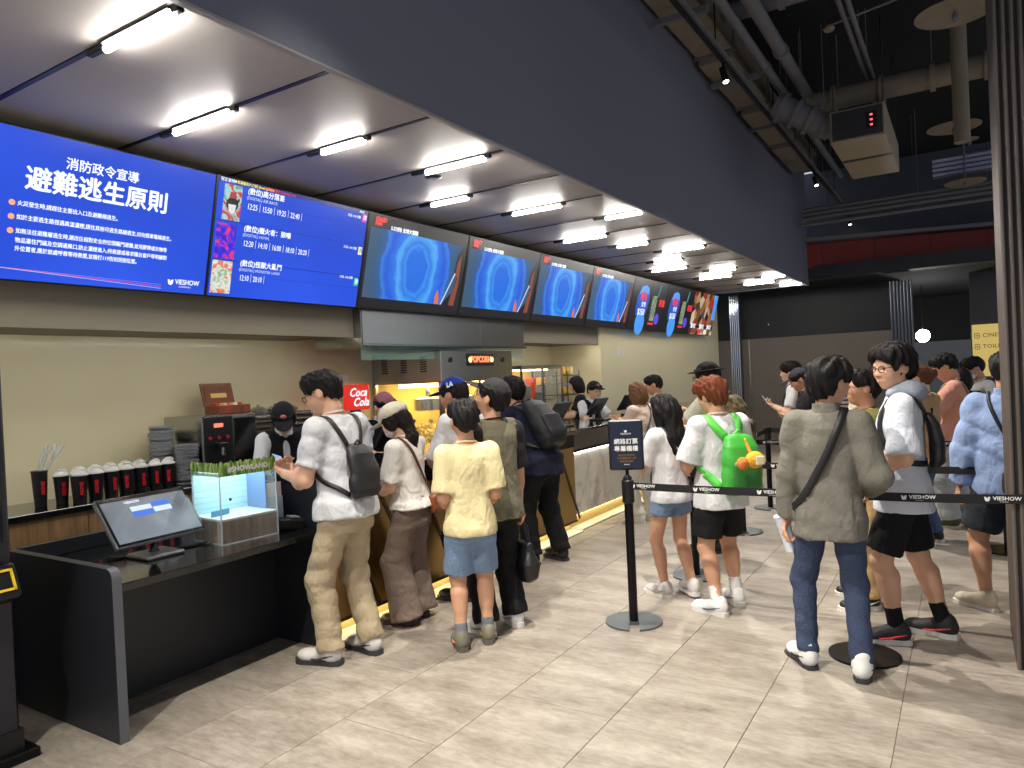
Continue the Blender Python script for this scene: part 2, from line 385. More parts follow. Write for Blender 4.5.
for k in list(off_frame) + list(range(17)):
    xa, xb = off_frame.get(k) or tubes[k]; y = T0 + k * TP
    r = empty('tube_light', (0, 0, 0), 0, ('%s glowing white tube lamp on its black ceiling rail, counting from the near end' % ordinal(k)) if k >= 0 else 'tube lamp %s rails nearer than the first one in view' % {-1: 'one', -2: 'two', -3: 'three'}[k], 'ceiling light', 'tube lamps of the soffit' if k >= 0 else 'tube lamps behind the viewer')
    r.location = ((xa + xb) / 2, y, CZ)
    c = r.location
    MB().span((CX0 + .03 - c.x, -.014, -.004), (CX1 - .01 - c.x, .014, .05)).build('rail', rail_m, r)
    MB().span((xa - c.x - .14, -.017, -.03), (xa - c.x, .017, 0), bev=.004).build('driver_box', rail_m, r); MB().span((xb - c.x, -.017, -.03), (min(xb + .05, CX1 - .02) - c.x, .017, 0), bev=.003).build('end_clip', rail_m, r)
    n = 10; L_ = xb - xa
    MB().span((-L_ / 2, -.03, -.014), (L_ / 2, .03, -.004)).build('added_light_shield', rail_m, r); MB().cyl((-L_ / 2, 0, -.03), (L_ / 2, 0, -.03), .016, n=12).build('tube', tube_glow, r, smooth=True)  # opaque tray added over the tube to keep its light off the panels
for (x, y, lb) in ((-3.55, 4.62, 'round black ceiling speaker near the third tube lamp'), (-3.62, 11.6, 'round black ceiling speaker far along the soffit')):
    r = empty('ceiling_speaker', (x, y, CZ), 0, lb, 'speaker')
    MB().lathe([(.001, -.012), (.04, -.014), (.062, -.008), (.07, 0)], n=20).build('ring', rail_m, r, True)
    MB().lathe([(.001, -.016), (.03, -.017), (.036, -.012)], n=16).build('grille', black_plastic, r, True)

# ================================================================== walls
wl = struct(MB().span((-5.95, -2.2, 0), (-5.75, 13, 3.6)).build('wall_left', beige))
for y0, y1 in ((-2.2, 5.03), (8.02, 10.42)): MB().span((-5.75, y0, 2.109), (-4.90, y1, 3.26)).build('bulkhead', taupe, wl)
MB().span((-5.75, 5.03, 2.78), (-4.90, 8.02, 3.26)).build('bulkhead', taupe, wl)
for y0, y1 in ((-2.2, 5.03), (8.02, 10.42)):        # unseen LED and the lip hiding it, added to brighten the wall below
    MB().span((-4.915, y0, 2.085), (-4.90, y1, 2.109)).build('added_led_lip', taupe, wl); MB().span((-4.99, y0 + .1, 2.097), (-4.955, y1 - .1, 2.108)).build('added_wall_led', emat('added_wall_led_glow', (1, .95, .84), 15), wl)
wn = struct(MB().span((-5.8, 10.42, 0), (-4.86, 16.9, 3.3), bev=.02, seg=2).build('wall_niche', beige))
for dy in (0, .2): 
    s = MB().box((-4.852, 11.05 + dy, 1.98), (.012, .075, .12), bev=.004).build('wall_switch', white_pl, wn); MB().box((-4.843, 11.05 + dy, 1.98), (.006, .03, .055), bev=.002).build('rocker', white_pl, s)
fa = struct(MB().span((CX1, -2.2, CZ - .02), (CX1 + .02, 15.9, 6.0)).build('wall_fascia', navy_wall))
MB().span((CX1 - .012, -2.2, CZ - .032), (CX1 + .024, 15.9, CZ - .019)).build('edge_trim', trim_mat, fa)
MB().span((-5.4, 15.9, CZ - .02), (CX1 + .02, 15.94, 6.0)).build('end_panel', navy_wall, fa)
uc = struct(MB().span((-2.7, -4, 6.0), (6, 26, 6.1)).build('ceiling_upper', dark_void))
# far wall behind the queue
wf = struct(MB().span((-6, 18, 0), (-1.15, 18.2, 2.29)).build('wall_far', taupe_dark))
MB().span((-6, 18.01, 2.29), (-1.15, 18.2, 3.5)).build('upper_band', black_wall, wf)
MB().span((-4.45, 17.985, 0), (-4.41, 18.01, 2.29)).build('corner_profile', steel, wf)
MB().span((-3.95, 17.9, 2.6), (-3.93, 17.98, 2.62)).build('ceiling_hook', steel, wf)
wc = struct(MB().span((-2, 24, 0), (1.2, 24.2, 2.1)).build('wall_corridor', plain('blue_grey_wall', (150, 156, 166), .6)))
MB().span((-2, 24.01, 2.1), (1.2, 24.2, 3.6)).build('upper_band', black_wall, wc)
ws = struct(MB().span((.12, 18, 0), (4.5, 18.2, 3.6)).build('wall_sign', plain('dark_grey_sign_wall', (66, 66, 72), .6)))
lowc = struct(MB().span((-6, 15.95, 3.38), (4.5, 24, 3.6)).build('ceiling_far', dark_void))
wu = struct(MB().span((-6, 17.9, 3.6), (4.5, 18.0, 6.0)).build('wall_upper', plain('slate_upper_wall', (74, 78, 90), .7)))
# red beam and steel below it
rb = struct(MB().box((-.6, 16.68, 3.83), (6.0, .3, .5), rot=math.radians(17.5)).build('trim_1', red_beam))
MB().box((-.6, 16.5, 4.13), (6.0, .5, .07), rot=math.radians(17.5)).build('flange', pipe_grey, rb)
for i in range(5): MB().box((-2.4 + i * .95, 15.96 + i * .3, 3.83), (.02, .02, .5), rot=math.radians(17.5)).build('stiffener', plain('dark_red_stiffener', (92, 26, 26), .6), rb)
db = struct(MB().span((-2.72, 15.9, 3.36), (4.5, 16.3, 3.62)).build('trim_2', plain('dark_beam', (44, 46, 54), .6)))
# steel columns
def ribbed(name, x0, x1, y0, y1, h, pitch, m_body, m_slat, label=None):
    c = struct(MB().span((x0, y0, 0), (x1, y1, h)).build(name, m_body))
    d = pitch * .31; prof = [(math.cos(a) * d, math.sin(a) * d) for a in np.linspace(0, 2 * math.pi, 9)[:-1]]
    sm = MB().prism(prof, 0, h).build('slat', m_slat, c, smooth=True); sm.location = (x0, y0, 0)
    n = int(round((x1 - x0) / pitch)); q = int(round((y1 - y0) / pitch))
    spots = [(x0 + i * (x1 - x0) / n, y0) for i in range(1, n + 1)] + [(x0, y0 + j * (y1 - y0) / q) for j in range(1, q + 1)]
    for x, y in spots: s = sm.copy(); link(s, c); s.location = (x, y, 0)
    return c
ribbed('column_near', .185, .80, 4.53, 5.2, 6.0, .036, plain('column_core', (22, 20, 20), .7), plain('bronze_slat', (118, 108, 101), .4, .5))
ribbed('column_far', -1.22, -.86, 16.4, 16.8, 3.2, .06, plain('far_column_core', (40, 42, 46), .5, .4), plain('bright_steel_slat', (96, 100, 108), .3, .8))
ribbed('column_counter_end', -4.58, -4.40, 16.95, 17.2, 3.3, .05, plain('end_column_core', (90, 96, 108), .3, .7), plain('mirror_slat', (200, 210, 226), .12, .9))
# direction sign
sg = empty('direction_sign', (.66, 17.97, 1.75), 0, 'yellow lit direction sign reading CINEMA and TOILET on the far wall', 'sign')
MB().span((-.52, -.02, -.55), (1.1, .02, .53), bev=.005).build('panel', emat('sign_yellow_glow', lin(238, 208, 120), .62), sg)
ink = plain('sign_ink', (60, 52, 36), .6)
Ms = lambda x, z: frame((x, -.0215, z), (1, 0, 0), (0, 0, 1))
text('CINEMA', .115, ink, Ms(-.34, .30), sg, spacing=1.05); text('TOILET', .115, ink, Ms(-.34, .07), sg, spacing=1.05); text('T', .2, ink, Ms(.12, .30), sg); text('8', .17, ink, Ms(.12, .07), sg)
for z in (.30, .07):
    mb = MB(); 
    for a, b in (((-.465, z - .05), (-.40, z - .05)), ((-.40, z - .05), (-.385, z)), ((-.385, z), (-.40, z + .05)), ((-.40, z + .05), (-.465, z + .05)), ((-.465, z + .05), (-.48, z)), ((-.48, z), (-.465, z - .05)), ((-.455, z), (-.41, z)), ((-.432, z - .02), (-.432, z + .02))):
        mb.tube([(a[0], -.022, a[1]), (b[0], -.022, b[1])], .006, 6)
    mb.build('arrow_icon', ink, sg)
gl = empty('globe_lamp', (-.835, 19.9, 2.17), 0, 'bright white globe lamp glowing in the far corridor', 'lamp')
MB().sphere((0, 0, 0), .15).build('globe', emat('globe_glow', (1, .98, .93), 60), gl, True); MB().cyl((0, 0, .145), (0, 0, 1.22), .01, n=8).build('stem', black_metal, gl)

# ================================================================== overhead services
PX = 0
def pipe(name, a, b, r, m, label, cat='pipe', flanges=0, group=None):
    o = empty(name, a, 0, label, cat, group); a = Vector(a); b = Vector(b); d = b - a
    MB().cyl((0, 0, 0), d, r, n=14).build('run', m, o, True)
    for i in range(flanges):
        t = (i + .5) / flanges; p = d * t; u = d.normalized(); MB().cyl(p - u * .03, p + u * .03, r * 1.25, n=14).build('coupling', m, o, True)
    for t in (.12, .5, .88):
        p = a + d * t; MB().cyl((p.x - a.x, p.y - a.y, r * .8), (p.x - a.x, p.y - a.y, 6.0 - a.z), .006, n=6).build('hanger_rod', m, o)
    return o
pipe('ceiling_pipe', (-1.95, 5.5, 5.3), (-1.95, 15.6, 5.3), .055, pipe_grey, 'grey pipe running along the ceiling right beside the lamp track', flanges=4)
pipe('ceiling_pipe', (-1.72, 5.5, 5.35), (-1.72, 15.0, 5.35), .075, pipe_grey, 'thicker grey ceiling pipe second from the lamp track', flanges=4)
pipe('conduit', (-.98, 6.5, 5.36), (-.98, 13.6, 5.36), .028, pipe_grey, 'thin conduit running to the hanging air unit, left of the pair', 'conduit')
pipe('conduit', (-.90, 6.5, 5.36), (-.90, 13.6, 5.36), .028, pipe_grey, 'thin conduit running to the hanging air unit, right of the pair', 'conduit')
pipe('insulated_pipe', (-1.65, 10.6, 5.15), (1.2, 10.6, 5.15), .14, pipe_tan, 'thick wrapped insulated pipe crossing the dark ceiling', flanges=5)
pipe('cross_duct', (-2.1, 8.3, 5.6), (1.2, 8.3, 5.6), .10, pipe_grey, 'grey round duct crossing the top of the ceiling opening', 'duct', 3)
pipe('drop_pipe', (.06, 9.9, 4.1), (.06, 9.9, 5.98), .085, pipe_tan, 'thick vertical drop pipe beside the round plates')
pipe('sprinkler_line', (-2.6, 14.6, 4.25), (1.4, 14.6, 4.25), .035, pipe_grey, 'thin sprinkler line crossing low before the red beam')
for i, z in enumerate((4.42, 4.50, 4.58)):
    pipe('rack_pipe', (-2.55, 14.9, z), (1.2, 14.9, z), .038, pipe_grey, ('%s of three pipes stacked on the far rack' % ['lowest', 'middle', 'topmost'][i]), group='pipes on the far rack')
lo_ = empty('louvre_panel', (.0, 14.0, 4.62), 0, 'bluish slatted louvre panel under the far ceiling', 'louvre')
MB().span((-.35, 0, -.02), (.75, .05, 0)).build('frame', pipe_grey, lo_)
for i in range(4): MB().box((.2, 0, .05 + i * .075), (1.1, .10, .05), rot=Matrix.Rotation(.5, 4, 'X')).build('slat', plain('louvre_blue_grey', (150, 158, 190), .4), lo_)
# air duct sections along the fascia
du = empty('air_duct', (-2.4, 9.4, 5.3), 0, 'tan rectangular air duct hung along the top of the fascia', 'duct')
for i, (y, w, z) in enumerate(((-1.6, .44, .25), (.2, .42, .16), (2.1, .40, .10), (4.0, .38, .06))): MB().box((0, y, z), (w, 1.75, .36), bev=.01).build('section', pipe_tan, du); MB().box((0, y + .9, z), (w + .05, .04, .40)).build('flange', pipe_grey, du)
for i in range(4): MB().span((-.22, -2.2 + i * 2.05, -.12), (.36, -2.14 + i * 2.05, -.06)).build('bracket', pipe_grey, du)
ac = empty('air_handling_unit', (-1.02, 10.9, 4.35), 0, 'tan boxy air unit with a small red display hanging from the ceiling', 'air unit')
MB().box((0, 0, .2), (.62, 2.1, .40), bev=.012).build('casing', plain('unit_casing', (158, 146, 126), .5), ac)
MB().box((0, -1.06, .2), (.56, .03, .34)).build('end_grille', steel_dark, ac); MB().box((.16, -1.08, .2), (.12, .02, .2)).build('control_box', black_plastic, ac)
for i in range(3): MB().box((.16, -1.092, .14 + i * .06), (.03, .008, .02)).build('indicator', emat('red_led', (1, .1, .12), 2.0), ac)
MB().span((-.31, -.12, -.012), (.31, -.05, 0)).build('seam_band', steel_dark, ac)
for sx in (-.28, .28):
    for sy in (-.9, .9): MB().cyl((sx, sy, .4), (sx, sy, 1.64), .008, n=6).build('hanger_rod', steel_dark, ac)
pipe('flexible_duct', (-1.35, 10.2, 4.65), (-2.0, 10.0, 5.05), .16, pipe_grey, 'wide round duct joining the left of the hanging air unit', 'duct', 4)
for (x, y, z, r, lb) in ((.03, 7.9, 4.8, .33, 'large round ceiling plate nearest the viewer'), (-.02, 11.8, 4.8, .33, 'middle round ceiling plate hanging on a rod'), (.1, 13.9, 4.45, .30, 'lowest round plate before the red beam'), (.16, 12.4, 4.75, .12, 'small round plate beside the middle plate')):
    o = empty('ceiling_plate', (x, y, z), 0, lb, 'ceiling plate')
    MB().lathe([(.001, .02), (r * .5, .018), (r, .0), (r, -.006), (.001, .004)], n=32, cap=False).build('disc', pipe_tan, o, True)
    MB().cyl((0, 0, .0), (0, 0, 6 - z), .014, n=8).build('rod', pipe_grey, o, True); MB().lathe([(.012, -.09), (.03, -.06), (.022, -.02), (.014, .0)], n=12).build('nozzle', pipe_grey, o, True)
sm_ = empty('ceiling_sensor', (-1.14, 8.7, 5.3), 0, 'small round sensor on a thin arm below the ceiling', 'sensor')
MB().lathe([(.001, -.03), (.05, -.025), (.06, 0), (.04, .03), (.001, .04)], n=16).build('housing', pipe_tan, sm_, True); MB().cyl((0, 0, .03), (.9, 0, .14), .012, n=8).build('arm', pipe_grey, sm_)
# lamp track and spotlights
tr = empty('lamp_track', (-2.08, 9.5, 4.9), 0, 'long black lamp track under the dark ceiling', 'track')
MB().span((-.018, -11, -.012), (.018, 9.9, .02)).build('rail', black_metal, tr); MB().span((-.05, -11, .05), (.05, 9.9, .065)).build('tray', pipe_grey, tr)
for i in range(8): MB().cyl((0, -10 + i * 2.7, .02), (0, -10 + i * 2.7, 1.1), .008, n=6).build('hanger_rod', black_metal, tr)
def spotlight(y, label, aim, group=None, power=1.0):
    o = empty('spotlight', (-2.08, y, 4.888), 0, label, 'spotlight', group)
    h = MB(); d = (Vector(aim) - Vector((-2.08, y, 4.75))).normalized(); a = Vector((0, 0, -.10)) - d * .05; b = a + d * .17
    h.cyl(a, b, .036, n=16); hd = h.build('head', black_plastic, o, True)
    MB().cyl(b - d * .012, b + d * .003, .031, n=16).build('lens', emat('spot_lens_glow', (1, .93, .80), 9), o, True)
    MB().cyl((0, 0, 0), (0, 0, -.11), .012, n=8).build('stem', black_metal, o)
    l = bpy.data.lights.new('spotlight_beam', 'SPOT'); l.energy = SPOT_W * power; l.color = (1, .93, .82); l.spot_size = math.radians(78); l.spot_blend = .7; l.shadow_soft_size = .032
    lo = bpy.data.objects.new('spotlight_beam', l); link(lo, o); lo.location = b + d * .03; lo.rotation_euler = d.to_track_quat('-Z', 'Y').to_euler()
spotlight(-.4, 'track spotlight farthest behind the viewer', (-1.3, 1.2, 0), 'spotlights behind the viewer')
spotlight(2.0, 'track spotlight above the near end of the soffit, out of view', (-1.0, 3.2, 0), 'spotlights behind the viewer')
spotlight(4.5, 'track spotlight above the sign post, out of view', (-.9, 4.2, 0), 'spotlights behind the viewer')
spotlight(7.85, 'black spotlight nearest the viewer on the ceiling track', (-.9, 7.0, 0))
spotlight(13.4, 'black spotlight in the middle of the ceiling track', (-.8, 12.0, 0))
spotlight(17.7, 'black spotlight at the far end of the ceiling track', (-1.2, 17.0, 0))
# ================================================================== menu screens
SR = Matrix(((0, .248, .969), (1, 0, 0), (0, .969, -.248)))      # local x = along counter, y = up the tilted face
def glow_mat(name, build, strength=None):
    m, nt, N, L, P = _nt(name); P.inputs['Base Color'].default_value = (.01, .01, .012, 1); P.inputs['Roughness'].default_value = .25
    c = build(N, L); L.new(c, P.inputs['Emission Color']); P.inputs['Emission Strength'].default_value = SCREEN_E if strength is None else strength
    return m
def _blue(N, L):
    tc = N.new('ShaderNodeTexCoord'); n = N.new('ShaderNodeTexNoise'); n.inputs['Scale'].default_value = .6; L.new(tc.outputs['Object'], n.inputs['Vector'])
    r = ramp(N, [(.3, lin(14, 62, 190)), (.7, lin(30, 80, 222))]); L.new(n.outputs[0], r.inputs[0]); return r.outputs[0]
def _swirl(N, L):
    tc = N.new('ShaderNodeTexCoord'); mp = N.new('ShaderNodeMapping'); mp.inputs['Location'].default_value = (-.08, -.08, 0); mp.inputs['Scale'].default_value = (1.12, .88, 0); L.new(tc.outputs['Object'], mp.inputs[0])
    nz = N.new('ShaderNodeTexNoise'); nz.inputs['Scale'].default_value = 5; nz.inputs['Detail'].default_value = 6; L.new(tc.outputs['Object'], nz.inputs['Vector'])
    sb = N.new('ShaderNodeVectorMath'); sb.operation = 'MULTIPLY_ADD'; L.new(nz.outputs['Color'], sb.inputs[0]); sb.inputs[1].default_value = (.2, .2, 0); L.new(mp.outputs[0], sb.inputs[2])
    ln = N.new('ShaderNodeVectorMath'); ln.operation = 'LENGTH'; L.new(sb.outputs[0], ln.inputs[0])
    r = ramp(N, [(.0, lin(34, 112, 226)), (.17, lin(34, 110, 226)), (.20, lin(62, 146, 236)), (.235, lin(40, 120, 230)), (.33, lin(84, 172, 242)), (.375, lin(44, 120, 232)), (.48, lin(32, 92, 214)), (.56, lin(56, 126, 222)), (.60, lin(46, 92, 160)), (.68, lin(56, 90, 126)), (.85, lin(66, 90, 116))])
    L.new(ln.outputs[1], r.inputs[0]); return r.outputs[0]
def _food(N, L):
    tc = N.new('ShaderNodeTexCoord'); v = N.new('ShaderNodeTexVoronoi'); v.inputs['Scale'].default_value = 5.0; L.new(tc.outputs['Object'], v.inputs['Vector'])
    r = ramp(N, [(.1, lin(30, 24, 26)), (.35, lin(176, 112, 60)), (.55, lin(236, 214, 180)), (.75, lin(42, 32, 34)), (.95, lin(180, 60, 50))]); s = N.new('ShaderNodeSeparateColor'); L.new(v.outputs['Color'], s.inputs[0]); L.new(s.outputs[0], r.inputs[0]); return r.outputs[0]
def _poster(a, b, c, sc):
    def f(N, L):
        tc = N.new('ShaderNodeTexCoord'); n = N.new('ShaderNodeTexNoise'); n.inputs['Scale'].default_value = sc; n.inputs['Detail'].default_value = 4; n.inputs['Distortion'].default_value = 1.5; L.new(tc.outputs['Object'], n.inputs['Vector'])
        r = ramp(N, [(.35, a), (.5, b), (.62, c)]); L.new(n.outputs[0], r.inputs[0]); return r.outputs[0]
    return f
blue_scr = glow_mat('blue_display', _blue); swirl_scr = glow_mat('swirl_display', _swirl, 1.0); dark_scr = emat('dark_display', lin(30, 30, 38), .5)
food_scr = glow_mat('food_display', _food, .8)
bezel = plain('screen_bezel', (20, 21, 27), .35)
G = lambda n, rgb, e=1.0: emat('glow_' + n, lin(*rgb), e)
g_white = G('white', (236, 244, 255), 1.05); g_dim = G('dim', (190, 205, 240), .95); g_yellow = G('yellow', (250, 240, 90)); g_red = G('red', (230, 50, 60)); g_orange = G('orange', (250, 170, 120))
g_navy = G('navy', (24, 40, 130)); g_line = G('line', (22, 46, 150)); g_pink = G('pink', (236, 60, 110)); g_green = G('green', (70, 200, 140)); g_cream = G('cream', (226, 226, 190)); g_purple = G('purple', (92, 70, 214)); g_lilac = G('lilac', (140, 130, 220)); g_brown = G('brown', (140, 72, 52), .8); g_skyblue = G('sky', (70, 150, 235)); g_panel = G('panelgrey', (196, 206, 222))
T = Matrix.Translation
def scr_rect(p, name, x0, x1, y0, y1, m, z=.004, d=.0015):
    return MB().span((x0, y0, z - d), (x1, y1, z)).build(name, m, p)
def menu_screen(i, label, disp_mat, x0=-.765, x1=.765, y0=-.432, y1=.432):
    o = bpy.data.objects.new('menu_screen', None); o.empty_display_size = .2; link(o)
    o.matrix_world = Matrix.Translation((-4.61, 1.772 + 1.56 * (i - 1) + .78, 2.77)) @ SR.to_4x4()
    tag(o, label, 'screen', 'screens above the counter')
    MB().box((0, 0, -.035), (1.555, .888, .07), bev=.006).build('housing', bezel, o)
    MB().span((x0, y0, .0), (x1, y1, .003)).build('display', disp_mat, o)
    MB().box((0, .30, -.16), (.3, .3, .18)).build('wall_mount', black_metal, o)
    return o
def vlogo(p, x, y, s, m, z=.005, par_m=None, name='emblem'):
    """small shield emblem with a V notch"""
    mb = MB(); mb.prism([(x - s, y + s * .8), (x - s * .35, y + s * .8), (x, y + s * .2), (x + s * .35, y + s * .8), (x + s, y + s * .8), (x + s * .75, y - s * .5), (x + s * .3, y - s * .9), (x - s * .3, y - s * .9), (x - s * .75, y - s * .5)], z, z + .001, par_m)
    return mb.build(name, m, p)
Z5 = .0055
# 1: fire-safety notice
s = menu_screen(1, 'blue screen with white fire escape notice, leftmost above the counter', blue_scr)
text('消防政令宣導', .076, g_white, T((-.02, .287, Z5)), s, align='CENTER', bold=.001)
text('避難逃生原則', .148, g_white, T((-.02, .155, Z5)), s, align='CENTER', bold=.0035)
for y in (.011, -.069, -.150): MB().cyl((-.522, y, .0), (-.522, y, .0055), .017, n=16).build('bullet', g_orange, s)
for y, t_, x1_ in ((.010, '火災發生時,請趕往主要出入口及避難梯逃生。', .09), (-.069, '如於主要逃生路徑遇高溫濃煙,請往其他可逃生路線逃生,切勿搭乘電梯逃生。', .47), (-.149, '如無法往避難層逃生時,請改往相對安全的空間關門避難,並用膠帶或衣物等', .445), (-.2025, '物品塞住門縫及空調通風口,防止濃煙進入;待救援或尋求陽台窗戶等明顯對', .45), (-.251, '外位置者,應於該處呼救等待救援,並撥打119告知受困位置。', .24)):
    o = text(t_, .033, g_white, T((-.495, y, Z5)), s, bold=.0004)
    w = max(v.co.x for v in o.data.vertices) + .495; k = (x1_ + .495) / w
    for v in o.data.vertices: v.co.x = -.495 + (v.co.x + .495) * k
vlogo(s, .495, -.362, .022, g_white); text('VIESHOW', .05, g_white, T((.53, -.358, Z5)), s, bold=.0006, sx=.85); text('C I N E M A S', .016, g_white, T((.56, -.39, Z5)), s)
for k_, m_ in ((0, g_lilac), (1, g_pink), (2, g_dim)): MB().box((-.1, -.375 - k_ * .007, .004), (1.06, .003, .001), rot=Matrix.Rotation(-.02 - k_ * .012, 4, 'Z')).build('stripe', m_, s)
# 2: show times
s = menu_screen(2, 'blue show-times screen with three small film posters', blue_scr)
scr_rect(s, 'header_bar', -.765, .765, .400, .432, g_navy)
text('現正放映', .03, g_white, T((-.755, .416, Z5)), s); text('●普遍級影片介紹 Showing Now', .026, g_yellow, T((-.64, .417, Z5)), s); text('●輔導級影片 Coming Soon', .026, g_red, T((-.37, .417, Z5)), s); text('05/27', .026, g_white, T((.66, .416, Z5)), s)
for y in (.126, -.16): scr_rect(s, 'divider', -.765, .765, y - .003, y + .003, g_line)
for y in (.29, .012, -.262): scr_rect(s, 'thin_divider', -.2, .765, y - .0012, y + .0012, g_line)
posters = [(-.715, -.562, .133, .392, glow_mat('poster_mint', _poster(lin(30, 34, 40), lin(160, 210, 205), lin(190, 60, 60), 7))), (-.745, -.575, -.15, .105, glow_mat('poster_violet', _poster(lin(40, 20, 190), lin(60, 40, 210), lin(230, 50, 90), 9))), (-.75, -.58, -.41, -.168, glow_mat('poster_cream', _poster(lin(120, 160, 130), lin(220, 226, 214), lin(210, 120, 80), 14)))]
for x0, x1, y0, y1, m_ in posters: scr_rect(s, 'film_poster', x0, x1, y0, y1, m_, .0045)
# generic poster figure: dark helmet outline with pale face
MB().cyl((-.638, .25, .004), (-.638, .25, .0052), .052, n=20).build('poster_figure', G('ink', (26, 28, 34)), s); MB().prism([(-.672, .25), (-.604, .25), (-.612, .20), (-.638, .178), (-.664, .20)], .0045, .006).build('poster_face', G('pale', (206, 214, 212)), s); MB().prism([(-.66, .34), (-.616, .34), (-.605, .295), (-.67, .295)], .0045, .006).build('poster_crest', G('crest', (170, 50, 56)), s)
for y, t1, t2, t3, xe in ((.37, '(數位)高分落差', '(DIGITAL) AIR BACK', '12:25│15:50│19:25│22:40│', .02), (.093, '(數位)獵火者：狼嚎', '(DIGITAL) HOWL', '12:20│14:10│16:00│18:10│20:20│', .14), (-.17, '(數位)怪獸大亂鬥', '(DIGITAL) MONSTER LAND', '12:10│20:10│', -.28)):
    text(t1, .052, g_white, T((-.515, y, Z5)), s, bold=.0008); text(t2, .032, g_dim, T((-.52, y - .048, Z5)), s)
    o = text(t3, .062, g_white, T((-.508, y - .112, Z5)), s)
    w = max(v.co.x for v in o.data.vertices) + .508; k = (xe + .508) / w
    for v in o.data.vertices: v.co.x = -.508 + (v.co.x + .508) * k
    text('片長 118 分鐘', .026, g_white, T((.68, y - .005, Z5)), s, align='RIGHT')
for y, m_ in ((.367, g_pink), (.075, g_cream), (-.205, g_green)): scr_rect(s, 'rating_icon', .705, .75, y - .035, y + .035, m_)
text('護', .045, g_white, T((.712, .367, Z5)), s); text('普', .045, G('goldink', (170, 150, 60)), T((.712, .075, Z5)), s); text('普', .045, g_white, T((.712, -.205, Z5)), s)
# 3-6: blue glow picture
which = {3: 'blue glowing portal screen nearest the show-times screen', 4: 'second blue portal screen from the show-times screen', 5: 'third blue portal screen from the show-times screen', 6: 'last blue portal screen before the dark offer screens'}
for i in (3, 4, 5, 6):
    s = menu_screen(i, which[i], dark_scr)
    scr_rect(s, 'portal_picture', -.735, .70, -.335, .312, swirl_scr, .0045)
    for a, b in ((.396, .375), (.36, .335)): text('CRAZY' if b == .375 else 'FAN', .052, g_red, T((-.685, (a + b) / 2 + .004, Z5)), s, bold=.004, sx=.9)
    text('5.27(四) 全球大冒險', .046, g_white, T((-.47, .333, Z5)), s, bold=.0016)
    MB().prism([(.70, .30), (.62, .20), (.60, .02), (.66, -.02), (.60, -.2), (.44, -.336), (.70, -.336)], .0048, .0058).build('picture_shadow', dark_scr, s)
    MB().prism([(.69, .22), (.64, .12), (.625, -.02), (.67, -.03), (.60, -.2), (.58, -.335), (.67, -.335), (.70, -.1)], .0062, .0068).build('picture_figure', g_brown, s)
    MB().prism([(.43, -.335), (.61, .015), (.625, .005), (.45, -.335)], .007, .0078).build('picture_blade', g_panel, s)
    MB().prism([(.33, -.335), (.33, -.26), (.345, -.22), (.36, -.18), (.38, -.22), (.395, -.26), (.395, -.335)], .0062, .007).build('picture_flame', G('flame', (210, 110, 70)), s)
# 7-8: offers
for i, lb in ((7, 'dark offer screen with blue capsule, first of two'), (8, 'dark offer screen with blue capsule, second of two')):
    s = menu_screen(i, lb, dark_scr)
    MB().prism([(-.56, -.08), (-.55, .12), (-.42, .30), (-.25, .34), (-.10, .30), (-.02, .12), (-.06, -.08), (-.12, -.20), (-.52, -.20)], .0035, .0045).build('capsule', G('capsule', (34, 80, 180)), s)
    MB().prism([(-.50, .16), (-.42, .29), (-.25, .33), (-.12, .29), (-.06, .18), (-.28, .22)], .0045, .0052).build('capsule_glow', g_skyblue, s)
    text('極限', .15, g_red, T((-.28, .13, .006)), s, align='CENTER', bold=.003); text('套餐', .10, g_white, T((-.24, .0, .006)), s, align='CENTER'); text('$150', .15, g_white, T((-.30, -.13, .006)), s, align='CENTER', bold=.003)
    MB().lathe([(.001, .004), (.17, .0045), (.20, .0052)], c=(-.28, -.32, 0), n=24).build('glow_disc', g_skyblue, s)
    scr_rect(s, 'cup_picture', .12, .34, -.26, .18, glow_mat('offer_cup_%d' % i, _poster(lin(60, 70, 60), lin(150, 160, 120), lin(90, 110, 110), 8)), .005)
    MB().cyl((.36, .18, .004), (.43, .38, .004), .012, n=8).build('straw', G('teal', (60, 140, 160)), s)
    text('限量', .14, g_red, T((.46, .06, .006)), s, bold=.003); MB().cyl((.47, -.22, .002), (.47, -.22, .006), .10, n=18).build('badge', g_purple, s); scr_rect(s, 'price_bar', .10, .36, -.33, -.29, g_red, .005)
s = menu_screen(9, 'food picture screen at the far end of the row', food_scr)
scr_rect(s, 'caption_bar', -.765, .765, -.30, -.24, dark_scr, .005)
for x in (-.55, 0, .5): text('爆米花', .10, g_white, T((x, -.27, .006)), s, align='CENTER', bold=.002)
scr_rect(s, 'side_picture', .55, .765, -.1, .432, g_skyblue, .005)
for x, m_ in ((-.5, g_brown), (-.1, g_red), (.3, g_cream)): scr_rect(s, 'item_picture', x - .1, x + .1, -.42, -.32, m_, .005)

